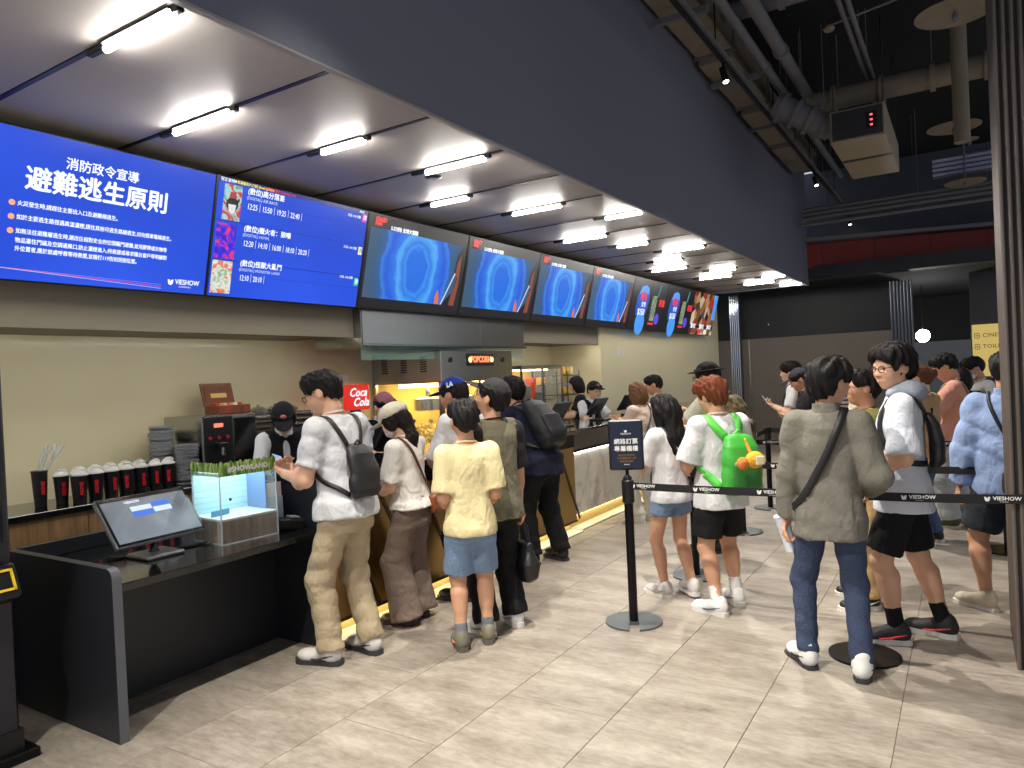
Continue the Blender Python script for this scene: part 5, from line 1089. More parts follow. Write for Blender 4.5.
    if bottom:
        bk_, bm_ = bottom[0], bottom[1]; lo = bottom[2] if len(bottom) > 2 else {}; e = lo.get('ease', 1.0)
        P_bot = [LF(hip, tw, [(-.075 * h, .086 * g * h * e, .066 * g * h * e, 0, 0), (-.03 * h, .091 * g * h, .070 * g * h, 0, -.004 * h), (.02 * h, .088 * g * h, .067 * g * h, 0, 0), (.07 * h, .082 * g * h, .060 * g * h, 0, 0)], k=.03)]
        wp = []
        for s in (-1, 1):
            if bk_ == 'shorts':
                fr_ = lo.get('len', .80); e_ = hj[s] + (kn[s] - hj[s]) * min(fr_, 1.0)
                if fr_ > 1: e_ = kn[s] + (an[s] - kn[s]) * (fr_ - 1)
                dirn = nrm(kn[s] - hj[s]); P_bot.append(RC(hj[s], e_ + dirn * .06 * h, .054 * g * h * e, .060 * g * h * e * lo.get('flare', 1), k=.03, cuts=[(e_, dirn)]))
            else:
                w1, w2 = lo.get('knee', .042), lo.get('cuff', .037)
                P_bot.append(RC(hj[s], kn[s], .054 * g * h * e, w1 * g * h * e, k=.03)); dirn = nrm(an[s] - kn[s]); cz = lo.get('end', .050) * h; e_ = an[s] + dirn * max(an[s][2] - cz, 0) / max(-dirn[2], .3)
                P_bot.append(RC(kn[s], e_ + dirn * .06 * h, w1 * g * h * e, w2 * h * e, k=.03, cuts=[(e_, dirn)])); wp += [(kn[s], .08 * h), (e_, .07 * h)]
        wp.append((hip - A3(0, 0, .06 * h), .1 * h))
        V, F = nets(P_bot, vb, wrinkle(0, 1, lo.get('wr', .0062), 58, sum(map(ord, label)) % 19, wp)); ctx['bottom'] = raw('shorts' if bk_ == 'shorts' else 'trousers', V, F, bm_, root)
        if lo.get('belt'): 
            V, F = nets([LF(hip, tw, [(.045 * h, .089 * g * h, .067 * g * h, 0, 0), (.065 * h, .087 * g * h, .065 * g * h, 0, 0)], k=.004)], vb); raw('belt', V, F, lo['belt'], root)
    ctx['P_bot'] = P_bot
    # ---- socks and shoes
    for s in (-1, 1):
        f = ft[s]; lift = (f[3] if len(f) > 3 else 0) * h
        if socks:
            d_ = nrm(kn[s] - an[s]); t_ = an[s] + d_ * socks[1] * h; V, F = nets([RC(an[s] - A3(0, 0, .02 * h), t_ + d_ * .03 * h, .026 * h, .026 * h, cuts=[(t_, d_)])], vh * 1.1); raw('sock', V, F, socks[0], root)
        if shoes:
            um_, sm_ = shoes[0], shoes[1]; so_ = shoes[2] if len(shoes) > 2 else {}
            tilt = so_.get('tilt', {}).get(s, 0); Rf = rotm('Z', -f[2]) @ rotm('X', tilt); o_ = A3(an[s][0], an[s][1], lift); q = lambda x, y, z: o_ + Rf @ (A3(x, y, z) * h * 1.12); zs = .0 if not tilt else .012
            hi_ = so_.get('high', 0); L1 = so_.get('len', 1.0)
            U = [EL(q(0, .075 * L1, .022 + zs), A3(.031, .047, .022) * h, Rf, k=.02), EL(q(0, .0, .032 + zs), A3(.0275, .040, .033 + hi_ * .3) * h, Rf, k=.02), RC(q(0, .0, .04 + zs), q(0, .05, .026 + zs), .027 * h, .023 * h, k=.02), RC(q(0, -.006, .03 + zs), q(0, -.004, .05 + hi_ + zs), .027 * h, .0270 * h, k=.015),
                 BX(q(0, .03, -.045 + zs), A3(.07, .22, .056) * h, Rf, .002, k=.004, op='s')]
            V, F = nets(U, vh * .95); sho = raw('shoe', V, F, um_, root)
            outl = [(.029, .085), (.026, .108), (.012, .121), (-.012, .121), (-.026, .108), (-.029, .085), (-.022, .03), (-.024, -.01), (-.016, -.034), (0, -.038), (.016, -.034), (.024, -.01), (.022, .03)]
            sh_ = so_.get('sole', .014)
            Mx = Matrix(Rf.tolist()).to_4x4(); Mx.translation = Vector(o_ + Rf @ A3(0, 0, zs * h))
            m = MB(); m.prism([(x * h * 1.10, y * h * 1.12 * L1) for x, y in outl], 0, sh_ * h, Mx); m.build('sole', sm_, sho)
            if len(shoes) > 3:
                for sd_ in (-1, 1):
                    m = MB(); a = q(sd_ * .0275, .055, .02 + zs); b = q(sd_ * .0265, .0, .03 + zs); c = q(sd_ * .0245, -.02, .035 + zs); m.tube([tuple(a), tuple(q(sd_ * .0285, .03, .021 + zs)), tuple(b), tuple(c)], [.004, .007, .005, .002], 6); m.build('side_stripe', shoes[3], sho, True)
            if so_.get('laces', True):
                for j in range(3): m = MB(); m.tube([tuple(q(-.018, .03 + j * .014, .047 - j * .006 + zs)), tuple(q(0, .032 + j * .014, .0525 - j * .006 + zs)), tuple(q(.018, .03 + j * .014, .047 - j * .006 + zs))], .003, 5); m.build('lace', so_.get('lm', white_print), sho)
    return ctx
# ------------------------------------------------------------------ worn and held things
def to_world(ctx, V):
    M = np.array(ctx['M']); return np.asarray(V) @ M[:3, :3].T + M[:3, 3]
def thing_at(ctx, name, label, cat, p_local, group=None):
    w = to_world(ctx, [p_local])[0]; o = empty(name, tuple(w), ctx['root'].rotation_euler[2], label, cat, group); o['_o'] = 0; del o['_o']
    ctx['_org'] = np.asarray(p_local, float); return o
def part(ctx, o, name, prims, vox, m, disp=None):
    V, F = nets(prims, vox, disp); return raw(name, V - ctx['_org'], F, m, o)
def surf(ctx, pts, off=.006, which=('P_top', 'P_bot')):
    """push points onto the clothes surface"""
    P = np.asarray(pts, float).copy(); prims = [p for w in which for p in ctx[w]]
    for _ in range(14):
        e = 1e-3; d = sdf_eval(prims, P); G_ = np.stack([(sdf_eval(prims, P + e * np.eye(3)[i]) - d) / e for i in range(3)], 1); G_ /= (np.linalg.norm(G_, axis=1, keepdims=True) + 1e-6)
        P -= G_ * ((d - off) * .8)[:, None]
    return P, G_
def strap(ctx, o, pts, width, m, name='strap', thick=.005, off=.013, free=(), which=('P_top', 'P_bot'), n=26):
    """flat strap following way points over the clothes; indices in free stay where they are"""
    pts = np.asarray(pts, float); k = len(pts); t = np.linspace(0, k - 1, n)
    P = np.stack([np.interp(t, np.arange(k), pts[:, i]) for i in range(3)], 1)
    for _ in range(3): P[1:-1] = .5 * P[1:-1] + .25 * (P[:-2] + P[2:])
    Q, N_ = surf(ctx, P, off, which); inside = sdf_eval([p for w in which for p in ctx[w]], P) < .06
    keep = ~inside; Q[keep] = P[keep]
    for _ in range(2): Q[1:-1] = .5 * Q[1:-1] + .25 * (Q[:-2] + Q[2:])
    T_ = np.gradient(Q, axis=0); T_ /= np.linalg.norm(T_, axis=1, keepdims=True) + 1e-9
    S_ = np.cross(T_, N_); S_ /= np.linalg.norm(S_, axis=1, keepdims=True) + 1e-9
    V = np.stack([Q + S_ * width / 2 + N_ * thick, Q - S_ * width / 2 + N_ * thick, Q - S_ * width / 2 - N_ * thick * .5, Q + S_ * width / 2 - N_ * thick * .5], 1).reshape(-1, 3)
    F = []
    for i in range(n - 1):
        for j in range(4): F.append((4 * i + j, 4 * i + (j + 1) % 4, 4 * i + 4 + (j + 1) % 4, 4 * i + 4 + j))
    F += [(3, 2, 1, 0), (4 * n - 4, 4 * n - 3, 4 * n - 2, 4 * n - 1)]
    return raw(name, V - ctx['_org'], np.array(F), m, o)
def tl(ctx, x, y, z):   # torso-local (units of h) -> person-local
    return ctx['hip'] + ctx['R'] @ (A3(x, y, z) * ctx['h'])
def phone(ctx, s, label, col=(24, 24, 28), up_=.45, size=(.072, .15, .009)):
    """smartphone held in hand s, screen facing the palm's owner"""
    hl = .108 * ctx['h']; W = ctx['wr'][s]; d = ctx['hd'][s]; n = ctx['hn'][s]; n = nrm(n - d * (n @ d)); c = W + d * hl * .62 + n * hl * .16
    o = thing_at(ctx, 'smartphone', label, 'phone', c); sd = np.cross(d, n); dd = nrm(d * .9 + n * up_); nn = nrm(np.cross(sd, dd)); 
    M = Matrix(np.stack([sd, dd, nn], 1).tolist()).to_4x4()
    b = MB().box((0, .02, 0), size, M, bev=.004); b.build('case', plain('phone_case_%d_%d_%d' % col, col, .35), o)
    M2 = M.copy(); M2.translation = Vector(nn * (size[2] / 2 + .0006) * (1 if nn @ n > 0 else -1)) + Vector(dd * .0)
    MB().box((0, .02, 0), (size[0] - .008, size[1] - .01, .001), M2).build('display', emat('phone_glow', lin(150, 170, 200), .8), o); return o

def backpack(ctx, label, m, w, ht, d, cz, sm=None, cx=0.0, y0=-.075, name='backpack', pocket=None, vox=.011, sw=.045, strapw=1.0, roll=0.0, disp=None, bottom_wide=1.0):
    """bag on the back: w,ht,d,cz in units of body height in the torso frame"""
    h = ctx['h']; R = ctx['R'] @ rotm('Y', roll); c = tl(ctx, cx, y0 - d / 2, cz); sm = sm or m
    o = thing_at(ctx, name, label, 'backpack', c)
    S_ = [(-ht / 2 * h, w * .40 * h * bottom_wide, d * .36 * h, 0, .01 * h), (-ht * .40 * h, w * .49 * h * bottom_wide, d * .5 * h, 0, 0), (0, w * .5 * h, d * .5 * h, 0, 0), (ht * .3 * h, w * .46 * h, d * .42 * h, 0, .01 * h), (ht * .45 * h, w * .36 * h, d * .28 * h, 0, .02 * h), (ht * .5 * h, w * .22 * h, d * .18 * h, 0, .025 * h)]
    part(ctx, o, 'bag_body', [LF(c, R, S_, k=.02, pw=2.8)], vox, m, disp or wrinkle(0, 1, .006, 40, 2))
    if pocket: part(ctx, o, 'front_pocket', [LF(c - R @ A3(0, d * .46 * h, ht * .12 * h), R, [(-ht * .27 * h, w * .33 * h, d * .14 * h, 0, 0), (-ht * .2 * h, w * .38 * h, d * .2 * h, 0, 0), (ht * .14 * h, w * .37 * h, d * .17 * h, 0, 0), (ht * .2 * h, w * .3 * h, d * .08 * h, 0, .01)], k=.02, pw=3)], vox, pocket)
    for s in (-1, 1):
        pts = [c + R @ A3(s * w * .22, d * .3, ht * .42) * h, tl(ctx, s * .062, -.05, .285), tl(ctx, s * .066, -.005, .31), tl(ctx, s * .074, .05, .27), tl(ctx, s * .082, .07, .19), tl(ctx, s * .095, .04, .13), tl(ctx, s * .09, -.03, .085), c + R @ A3(s * w * .42 * bottom_wide, d * .3, -ht * .40) * h]
        strap(ctx, o, pts, sw * strapw, sm)
    part(ctx, o, 'grab_loop', [RC(c + R @ A3(-w * .12, d * .25, ht * .49) * h, c + R @ A3(0, d * .25, ht * .56) * h, .007, .007, k=.004), RC(c + R @ A3(w * .12, d * .25, ht * .49) * h, c + R @ A3(0, d * .25, ht * .56) * h, .007, .007, k=.004)], .006, sm)
    return o, c, R
def sling(ctx, label, m, s, hip_pt=None, width=.04, bag=None, name='sling_bag', cat='bag'):
    """diagonal strap over shoulder s to the opposite hip; bag=(centre tl, half size, material)"""
    bc = bag[0] if bag else (-s * .09, .02, -.03)
    o = thing_at(ctx, name, label, cat, tl(ctx, *bc))
    back = [tl(ctx, s * .052, -.01, .31), tl(ctx, s * .04, -.09, .25), tl(ctx, 0, -.1, .16), tl(ctx, -s * .06, -.09, .07), tl(ctx, -s * .098, -.04, .0), tl(ctx, *bc)]
    front = [tl(ctx, s * .052, -.01, .31), tl(ctx, s * .045, .08, .25), tl(ctx, 0, .1, .16), tl(ctx, -s * .06, .09, .07), tl(ctx, -s * .098, .045, .0), tl(ctx, *bc)]
    strap(ctx, o, back, width, m); strap(ctx, o, front, width, m)
    if bag:
        c = tl(ctx, *bag[0]); part(ctx, o, 'bag_body', [BX(c, np.asarray(bag[1]), ctx['R'], min(bag[1]) * .8, k=.01)], .009, bag[2], wrinkle(0, 1, .004, 60, 1))
        if len(bag) > 3: part(ctx, o, 'flap', [BX(c + ctx['R'] @ A3(0, 0, bag[1][2] * .35), np.asarray(bag[1]) * A3(1.06, 1.08, .62), ctx['R'], min(bag[1]) * .6, k=.01)], .009, bag[3])
    return o
PH = lambda s, z=.70, y=.19, x=.05: {'w': (s * x, y, z), 'pole': (s * .6, -.6, -1), 'd': (-s * .3, .85, .4), 'n': (-s * .2, -.45, .9), 'curl': 38}
DOWN = lambda s, y=.02, x=.155, z=.475: {'w': (s * x, y, z), 'pole': (s * .3, -1, 0), 'n': (-s, -.2, 0), 'curl': 30}
tr_white = plain('trainer_white', (232, 232, 230), .5, bump=.2, bs=60); tr_grey = plain('trainer_grey', (206, 202, 198), .6, bump=.3, bs=60); sole_w = plain('sole_white', (226, 224, 220), .6); sole_d = plain('sole_dark', (52, 52, 56), .6); shoe_blk = plain('shoe_black', (28, 28, 30), .5, bump=.15, bs=60)
blk = cloth('black', (26, 26, 29)); blk2 = cloth('black_soft', (36, 36, 40)); denim = cloth('denim', (122, 144, 174), .2, bump=.5, bs=90); jeans = cloth('navy_jeans', (62, 72, 98), .16, bump=.5, bs=90)
capblk = cloth('cap_black', (30, 30, 34)); nyl = plain('black_nylon', (26, 26, 29), .5, bump=.25, bs=60)
# ---------------- customers at the counter
c1 = person('p1', 'man in white T-shirt and khaki trousers wearing a drawstring backpack at the order desk', (-3.19, 3.12), (-1, -.02), 1.76, 1.0, lean=7, hy=22, hp=-20, arms={-1: {'w': (-.085, .185, .635), 'pole': (-.35, -1, -.35), 'd': (.35, .9, .25), 'n': (.3, -.3, .9), 'curl': 45}, 1: {'w': (.03, .21, .635), 'pole': (.5, -.8, -.5), 'd': (-.3, .9, .2), 'n': (0, -.3, 1), 'curl': 40}},
    feet={-1: (-.07, .03, -12), 1: (.065, -.03, 10)}, top=('tee', cloth('p1_white', (210, 211, 215), .04), {'hem': -.022, 'ease': 1.05}), bottom=('trousers', cloth('khaki', (176, 160, 132)), {'knee': .044, 'cuff': .041, 'ease': 1.02, 'wr': .0085}), shoes=(tr_grey, sole_d, {'sole': .016}, plain('stripe_dark', (60, 58, 60), .5)), hair=('short', 'black'), glasses=True, skin='a')
o, c, R = backpack(c1, 'black drawstring backpack on the man in white at the order desk', nyl, .125, .18, .05, .12, sw=.028, y0=-.078, bottom_wide=1.08)
phone(c1, -1, 'dark smartphone held by the man at the order desk')
c2 = person('p2', 'woman in cream cap and face mask with wide taupe trousers at the counter', (-3.25, 3.80), (-1, -.08), 1.515, .95, lean=6, hy=8, hp=-26, arms={-1: {'w': (-.075, .17, .60), 'pole': (-.3, -1, -.3), 'd': (.3, .8, -.3), 'n': (.4, -.5, -.5), 'curl': 35}, 1: {'w': (.06, .2, .63), 'pole': (.5, -.8, -.5), 'curl': 40}},
    top=('tee', cloth('ivory', (230, 226, 220), .05), {'hem': .01, 'ease': 1.04, 'sr': 1.15, 'sleeve': .85}), bottom=('trousers', cloth('taupe', (128, 112, 102)), {'knee': .062, 'cuff': .070, 'ease': 1.08, 'end': .03, 'wr': .006, 'belt': cloth('taupe_band', (120, 104, 96))}), shoes=(plain('shoe_brown', (66, 44, 34), .4), plain('heel_brown', (52, 34, 28), .5), {'laces': False, 'sole': .024}), hair=('pony', 'dark'), cap=(cloth('cream_cap', (226, 218, 196)), 'beret'), mask=True, skin='c', feet={-1: (-.055, .02, -4), 1: (.075, .03, 8)})
o = sling(c2, 'brown leather shoulder bag on the woman in cream cap', plain('strap_brown', (92, 52, 32), .5), -1, width=.018, bag=((.075, -.085, .005), (.075, .035, .065), plain('leather_brown', (134, 72, 40), .4, bump=.2, bs=50)), name='shoulder_bag')
c3 = person('p3', 'man in blue baseball cap and white shirt with black shoulder strap', (-3.22, 4.42), (-1, .05), 1.67, 1.02, lean=5, hy=5, hp=-14, arms={-1: {'w': (-.07, .2, .62), 'pole': (-.4, -1, -.3), 'curl': 40}, 1: {'w': (.07, .2, .62), 'pole': (.4, -1, -.3), 'curl': 40}}, top=('tee', cloth('p3_white', (232, 232, 230), .04), {'sleeve': .98, 'sr': 1.3, 'ease': 1.08}), bottom=('trousers', blk, {}), shoes=(shoe_blk, sole_d), hair=('short', 'dark'), cap=(cloth('cap_blue', (36, 60, 150)), 'cap', cloth('cap_blue_brim', (28, 42, 110)), white_print), skin='b')
o = sling(c3, 'black shoulder strap bag worn by the man in blue cap', nyl, -1, width=.045, bag=((.10, .03, -.01), (.05, .03, .06), nyl))
text('LA', .05, white_print, frame(tuple(c3['Hc'](-.43, -.12, .80)), tuple(-(c3['Rh'] @ A3(0, 1, 0))), tuple(c3['Rh'] @ A3(.2, 0, 1))), c3['root'], name='cap_letters', bold=.003)
c4 = person('p4', 'boy in cream T-shirt and denim shorts seen from behind', (-2.61, 3.60), (-.74, .67), 1.50, 1.0, hy=6, hp=2, child=1.10, arms={s: {'w': (s * .075, .115, .57), 'pole': (s * .25, -1, 0), 'curl': 35, 'd': (-s * .4, .8, 0)} for s in (-1, 1)},
    feet={-1: (-.06, -.01, 2), 1: (.06, .03, 12)}, top=('tee', cloth('cream', (228, 214, 166), .05), {'ease': 1.06, 'sr': 1.15, 'sleeve': .88, 'hem': -.05, 'wr': .005}), bottom=('shorts', denim, {'len': .88, 'flare': 1.02, 'ease': 1.02}), socks=(cloth('sock_grey', (118, 120, 128)), .055), shoes=(plain('clog_olive', (116, 114, 98), .6, bump=.3, bs=40), plain('clog_sole', (96, 96, 84), .6), {'sole': .02, 'laces': False}, plain('clog_badge', (226, 150, 90), .5)), hair=('short', 'black'), skin='b')
c5 = person('p5', 'man in black cap and olive vest holding a black bag', (-2.61, 3.90), (-.92, .40), 1.64, .95, hy=26, hp=20, arms={1: {'w': (.125, .02, .46), 'pole': (.2, -1, 0), 'curl': 62, 'n': (-1, -.1, 0)}, -1: {'w': (-.06, .15, .58), 'pole': (-.4, -1, 0)}}, feet={-1: (-.075, .0, -6), 1: (.075, .02, 8)},
    top=('tee', blk2, {'ease': 1.05, 'sleeve': .9, 'sr': 1.1}), under=('vest', cloth('olive_vest', (112, 108, 90))), bottom=('trousers', blk, {'knee': .050, 'cuff': .046, 'ease': 1.04, 'wr': .009}), shoes=(tr_white, sole_w, {'sole': .02}, plain('stripe_grey', (150, 150, 152), .5)), hair=('short', 'black'), cap=(cloth('cap_charcoal', (44, 43, 45)), 'cap'), glasses=True, skin='b')
hb = c5['wr'][1] + c5['hd'][1] * .08
o = thing_at(c5, 'tote_bag', 'slouchy black bag hanging from the right hand of the man in olive vest', 'bag', hb + A3(0, 0, -.42))
part(c5, o, 'bag_body', [LF(hb + A3(.0, 0, -.42), np.eye(3), [(0, .045, .10, 0, 0), (.03, .075, .15, 0, 0), (.12, .075, .16, 0, 0), (.2, .05, .12, 0, 0), (.26, .03, .10, 0, 0)], k=.02)], .010, plain('bag_black_leather', (26, 26, 28), .35, bump=.3, bs=30), wrinkle(0, 1, .009, 36, 5))
for yy in (-.07, .07):
    mb = MB(); mb.tube([tuple(hb - c5['_org'] + A3(0, yy * 1.1, -.17)), tuple(hb - c5['_org'] + A3(0, yy * .6, -.05)), tuple(hb - c5['_org'] + A3(0, 0, .012)), tuple(hb - c5['_org'] + A3(.02, -yy * .6, -.05)), tuple(hb - c5['_org'] + A3(.02, -yy * 1.0, -.17))], .008, 7); mb.build('handle', nyl, o, True)
c6 = person('p6', 'man in navy shirt with large black backpack leaning on the counter', (-3.27, 5.52), (-1, .22), 1.74, 1.0, lean=32, hy=0, hp=14, arms={-1: {'w': (-.10, .29, .60), 'pole': (-.7, -.8, -.2)}, 1: {'w': (.10, .29, .60), 'pole': (.7, -.8, -.2)}}, feet={-1: (-.075, -.02, -4), 1: (.08, -.08, 10)}, top=('long', cloth('navy', (38, 42, 62)), {'ease': 1.06}), bottom=('trousers', blk, {'knee': .047, 'cuff': .044, 'ease': 1.04, 'wr': .008}), shoes=(shoe_blk, sole_d), hair=('short', 'black'), skin='b', lod=1)
backpack(c6, 'large black backpack on the man in navy shirt', nyl, .17, .27, .11, .155, pocket=plain('nylon_grey', (44, 44, 48), .55, bump=.25, bs=50), y0=-.07, vox=.013)
# ---------------- staff
uni = cloth('uniform_black', (24, 24, 28)); shirt_w = cloth('uniform_white', (228, 230, 234), .04); capst = plain('cap_patch', (206, 110, 120), .6)
def staff(label, pos, face, h, **k): return person('s', label, pos, face, h, top=('tee', shirt_w, {'collar': 'shirt'}), under=('vest', uni), bottom=('trousers', uni, {}), shoes=(shoe_blk, sole_d), group='staff behind the counter', **k)
staff('cashier in black cap and vest bowing over the order desk', (-4.60, 3.86), (.95, -.40), 1.58, lean=14, hp=-38, hy=-18, arms={s: {'w': (s * .08, .24, .64), 'pole': (s * .6, -.8, -.4), 'curl': 40} for s in (-1, 1)}, hair=('pony', 'black'), cap=(capblk, 'cap', capblk, capst), skin='c', build=.95, lod=1)
staff('cashier in patterned cap behind the gold counter', (-4.42, 4.80), (.98, -.25), 1.58, lean=8, hp=-22, hy=-10, arms={s: {'w': (s * .09, .22, .66), 'pole': (s * .6, -.8, -.4), 'curl': 40} for s in (-1, 1)}, hair=('short', 'black'), cap=(plain('cap_pink', (150, 92, 104), .7), 'cap', capblk), skin='c', build=.95, lod=1)
person('s3', 'worker in black top standing by the heated display case', (-4.86, 9.62), (-.75, -.35), 1.62, .95, hp=-14, top=('tee', uni, {}), bottom=('trousers', uni, {}), shoes=(shoe_blk, sole_d), hair=('bob', 'black'), cap=(capblk, 'cap', plain('cap_blue_trim', (110, 140, 200), .6)), skin='c', lod=2, group='staff behind the counter', arms={s: {'w': (s * .08, .2, .62), 'pole': (s * .6, -.8, -.4)} for s in (-1, 1)})
staff('cashier in dark cap leaning over the far marble counter', (-4.35, 8.75), (.9, -.35), 1.60, lean=26, hp=-8, hy=-10, arms={s: {'w': (s * .09, .30, .64), 'pole': (s * .6, -.8, -.4)} for s in (-1, 1)}, hair=('short', 'black'), cap=(capblk, 'cap', capblk, capst), skin='c', build=.95, lod=2)
# ---------------- far customers at the counter
cw_ = person('w1', 'woman in peach top with brown hair at the far counter', (-3.02, 7.42), (-.95, .35), 1.53, .93, hp=-8, hy=-10, top=('long', cloth('peach', (232, 206, 188)), {'ease': 1.06}), bottom=('trousers', cloth('offwhite', (226, 222, 212)), {}), shoes=(tr_white, sole_w), hair=('bob', 'tea'), skin='c', lod=1, arms={1: PH(1), -1: PH(-1)})
sling(cw_, 'teal shoulder bag on the woman in peach top', plain('teal_strap', (46, 96, 100), .6), 1, width=.022, bag=((.07, -.09, .07), (.07, .03, .06), plain('teal_bag', (70, 170, 176), .5)), name='shoulder_bag')
person('m1', 'dark-haired man in pale shirt beyond the woman in peach', (-3.22, 8.5), (-1, -.1), 1.60, .98, hp=-16, hy=10, top=('tee', cloth('pale_shirt', (222, 214, 206)), {}), bottom=('trousers', blk, {}), shoes=(shoe_blk, sole_d), hair=('short', 'dark'), skin='b', lod=2, arms={s: {'w': (s * .08, .2, .62), 'pole': (s * .6, -.8, -.4)} for s in (-1, 1)})
# ---------------- queue, left lane
cg = person('girl', 'young woman with long black hair in white T-shirt and denim shorts', (-1.84, 5.04), (-.86, .50), 1.475, .93, hp=-10, hy=14, arms={-1: PH(-1, .72, .17), 1: {'w': (.06, .17, .70), 'pole': (.5, -.8, -.5), 'curl': 40}}, feet={-1: (-.055, .02, -6), 1: (.05, -.06, 16, .012)}, top=('tee', cloth('tee_white', (222, 222, 225), .04), {'ease': 1.08, 'sr': 1.15, 'sleeve': .8, 'hem': -.045}), bottom=('shorts', denim, {'len': .42, 'flare': 1.12, 'ease': 1.02}), shoes=(tr_grey, sole_w, {'sole': .018}, plain('stripe_taupe', (140, 132, 124), .5)), hair=('long', 'black'), skin='b')
sling(cg, 'thin black sling strap on the woman with long black hair', nyl, -1, width=.016, bag=((.085, .05, .0), (.05, .025, .05), nyl))
phone(cg, -1, 'pale smartphone held by the woman with long black hair', (190, 210, 220))
cb = person('green', 'person in white T-shirt and black shorts with a green backpack', (-1.44, 4.90), (-.72, .70), 1.585, 1.02, hp=-14, hy=18, arms={-1: {'w': (-.09, .15, .60), 'pole': (-.5, -1, -.2), 'curl': 40}, 1: {'w': (.08, .17, .62), 'pole': (.5, -1, -.2), 'curl': 40}}, feet={-1: (-.07, -.06, -24), 1: (.07, .03, 4)}, top=('tee', cloth('tee_white', (222, 222, 225), .04), {'ease': 1.09, 'sr': 1.22, 'sleeve': .95, 'hem': -.075}), bottom=('shorts', blk, {'len': .80, 'flare': 1.05, 'ease': 1.05}), socks=(cloth('sock_white', (232, 232, 232)), .075), shoes=(tr_white, sole_w, {'sole': .02}, plain('stripe_navy', (86, 92, 110), .5)), hair=('fluffy', 'red'), skin='b')
gnyl = plain('green_nylon', (66, 170, 62), .45, bump=.25, bs=40); gnyl2 = plain('green_nylon_light', (96, 206, 84), .45)
o, c, R = backpack(cb, 'bright green backpack with a plush charm hanging on it', gnyl, .165, .25, .085, .115, gnyl2, sw=.055, pocket=plain('green_mesh', (46, 120, 48), .5), y0=-.085, cx=.03, bottom_wide=1.1)
cp_ = c + R @ A3(-.015, -.09, .03) * cb['h']
pl = thing_at(cb, 'plush_charm', 'round yellow plush charm hanging on the green backpack', 'plush toy', cp_)
fur = plain('plush_yellow', (236, 178, 60), .9, bump=.8, bs=120); fur2 = plain('plush_orange', (220, 130, 60), .9, bump=.8, bs=120)
part(cb, pl, 'body', [EL(cp_ + R @ A3(.02, -.02, .0), (.062, .045, .055), k=.02)], .006, fur); part(cb, pl, 'side_pompom', [EL(cp_ + R @ A3(-.06, -.01, -.02), (.04, .035, .042), k=.01)], .006, fur2); part(cb, pl, 'white_tag', [BX(cp_ + R @ A3(.03, -.066, .0), (.03, .004, .028), R, .003)], .004, plain('tag_cream', (244, 232, 196), .6)); part(cb, pl, 'ribbon', [RC(cp_ + R @ A3(0, 0, .05), cp_ + R @ A3(-.02, .02, .13), .012, .008)], .005, fur)
cc = person('camo', 'man in black flat-brimmed cap and glasses wearing a camouflage backpack', (-1.94, 6.45), (-.95, .18), 1.70, 1.0, hp=-6, hy=6, arms={-1: PH(-1, .76, .20), 1: PH(1, .74, .19)}, top=('tee', cloth('neon_white', (226, 228, 206)), {}), bottom=('trousers', blk2, {}), shoes=(shoe_blk, sole_d), hair=('short', 'dark'), cap=(capblk, 'flat'), glasses=True, skin='b', lod=1)
def _camo(N, L, P):
    tc = N.new('ShaderNodeTexCoord'); n = N.new('ShaderNodeTexNoise'); n.inputs['Scale'].default_value = 13; n.inputs['Detail'].default_value = 2; L.new(tc.outputs['Object'], n.inputs['Vector'])
    r = ramp(N, [(.38, lin(58, 48, 36)), (.46, lin(104, 86, 58)), (.54, lin(130, 118, 78)), (.62, lin(84, 84, 52))]); r.color_ramp.interpolation = 'CONSTANT'; L.new(n.outputs[0], r.inputs[0]); L.new(r.outputs[0], P.inputs['Base Color'])
camo = nodes_mat('camouflage_fabric', _camo, .8)
backpack(cc, 'camouflage backpack on the man in flat-brimmed cap', camo, .17, .30, .13, .155, y0=-.07, vox=.014, pocket=camo)
phone(cc, -1, 'dark green smartphone held by the man in flat-brimmed cap', (40, 70, 54))
# ---------------- queue, right group
gy = person('grey', 'man in grey overshirt and navy jeans seen from behind with a sling strap', (-.635, 4.14), (.03, 1), 1.665, .97, hp=-4, hy=-30, hr=0, arms={-1: {'w': (-.138, .015, .472), 'pole': (-.2, -1, 0), 'curl': 50, 'n': (1, -.2, 0)}, 1: {'w': (.10, .11, .57), 'pole': (.45, -1, 0), 'curl': 35}}, feet={-1: (-.085, .0, -36), 1: (.08, -.03, -6)},
    top=('long', cloth('grey_overshirt', (120, 117, 108), .08), {'ease': 1.07, 'sr': 1.06, 'hem': -.085, 'collar': 'shirt', 'wr': .008}), bottom=('trousers', jeans, {'knee': .038, 'cuff': .032, 'end': .06, 'wr': .006}), shoes=(tr_white, sole_d, {'sole': .010, 'high': .012}, plain('stripe_black', (24, 24, 26), .5)), hair=('fluffy', 'black'), skin='b')
sling(gy, 'black sling bag strap across the back of the man in grey', nyl, 1, width=.038, bag=((-.095, .06, .01), (.06, .035, .09), nyl))
pc_ = gy['wr'][-1] + gy['hd'][-1] * .09
o = thing_at(gy, 'paper_cup', 'white printed paper cup held low by the man in grey overshirt', 'cup', pc_); Mq = Matrix.Rotation(-.25, 4, 'Y')
mb = MB().lathe([(.028, -.10), (.04, .09), (.042, .095), (.036, .095)], n=20); mb._x(mb.bm.verts, Mq); mb.build('cup_body', plain('paper_pale_blue', (214, 222, 236), .5), o, True); mb = MB().lathe([(.042, .093), (.043, .1), (.036, .108), (.001, .108)], n=20); mb._x(mb.bm.verts, Mq); mb.build('lid', white_pl, o, True)
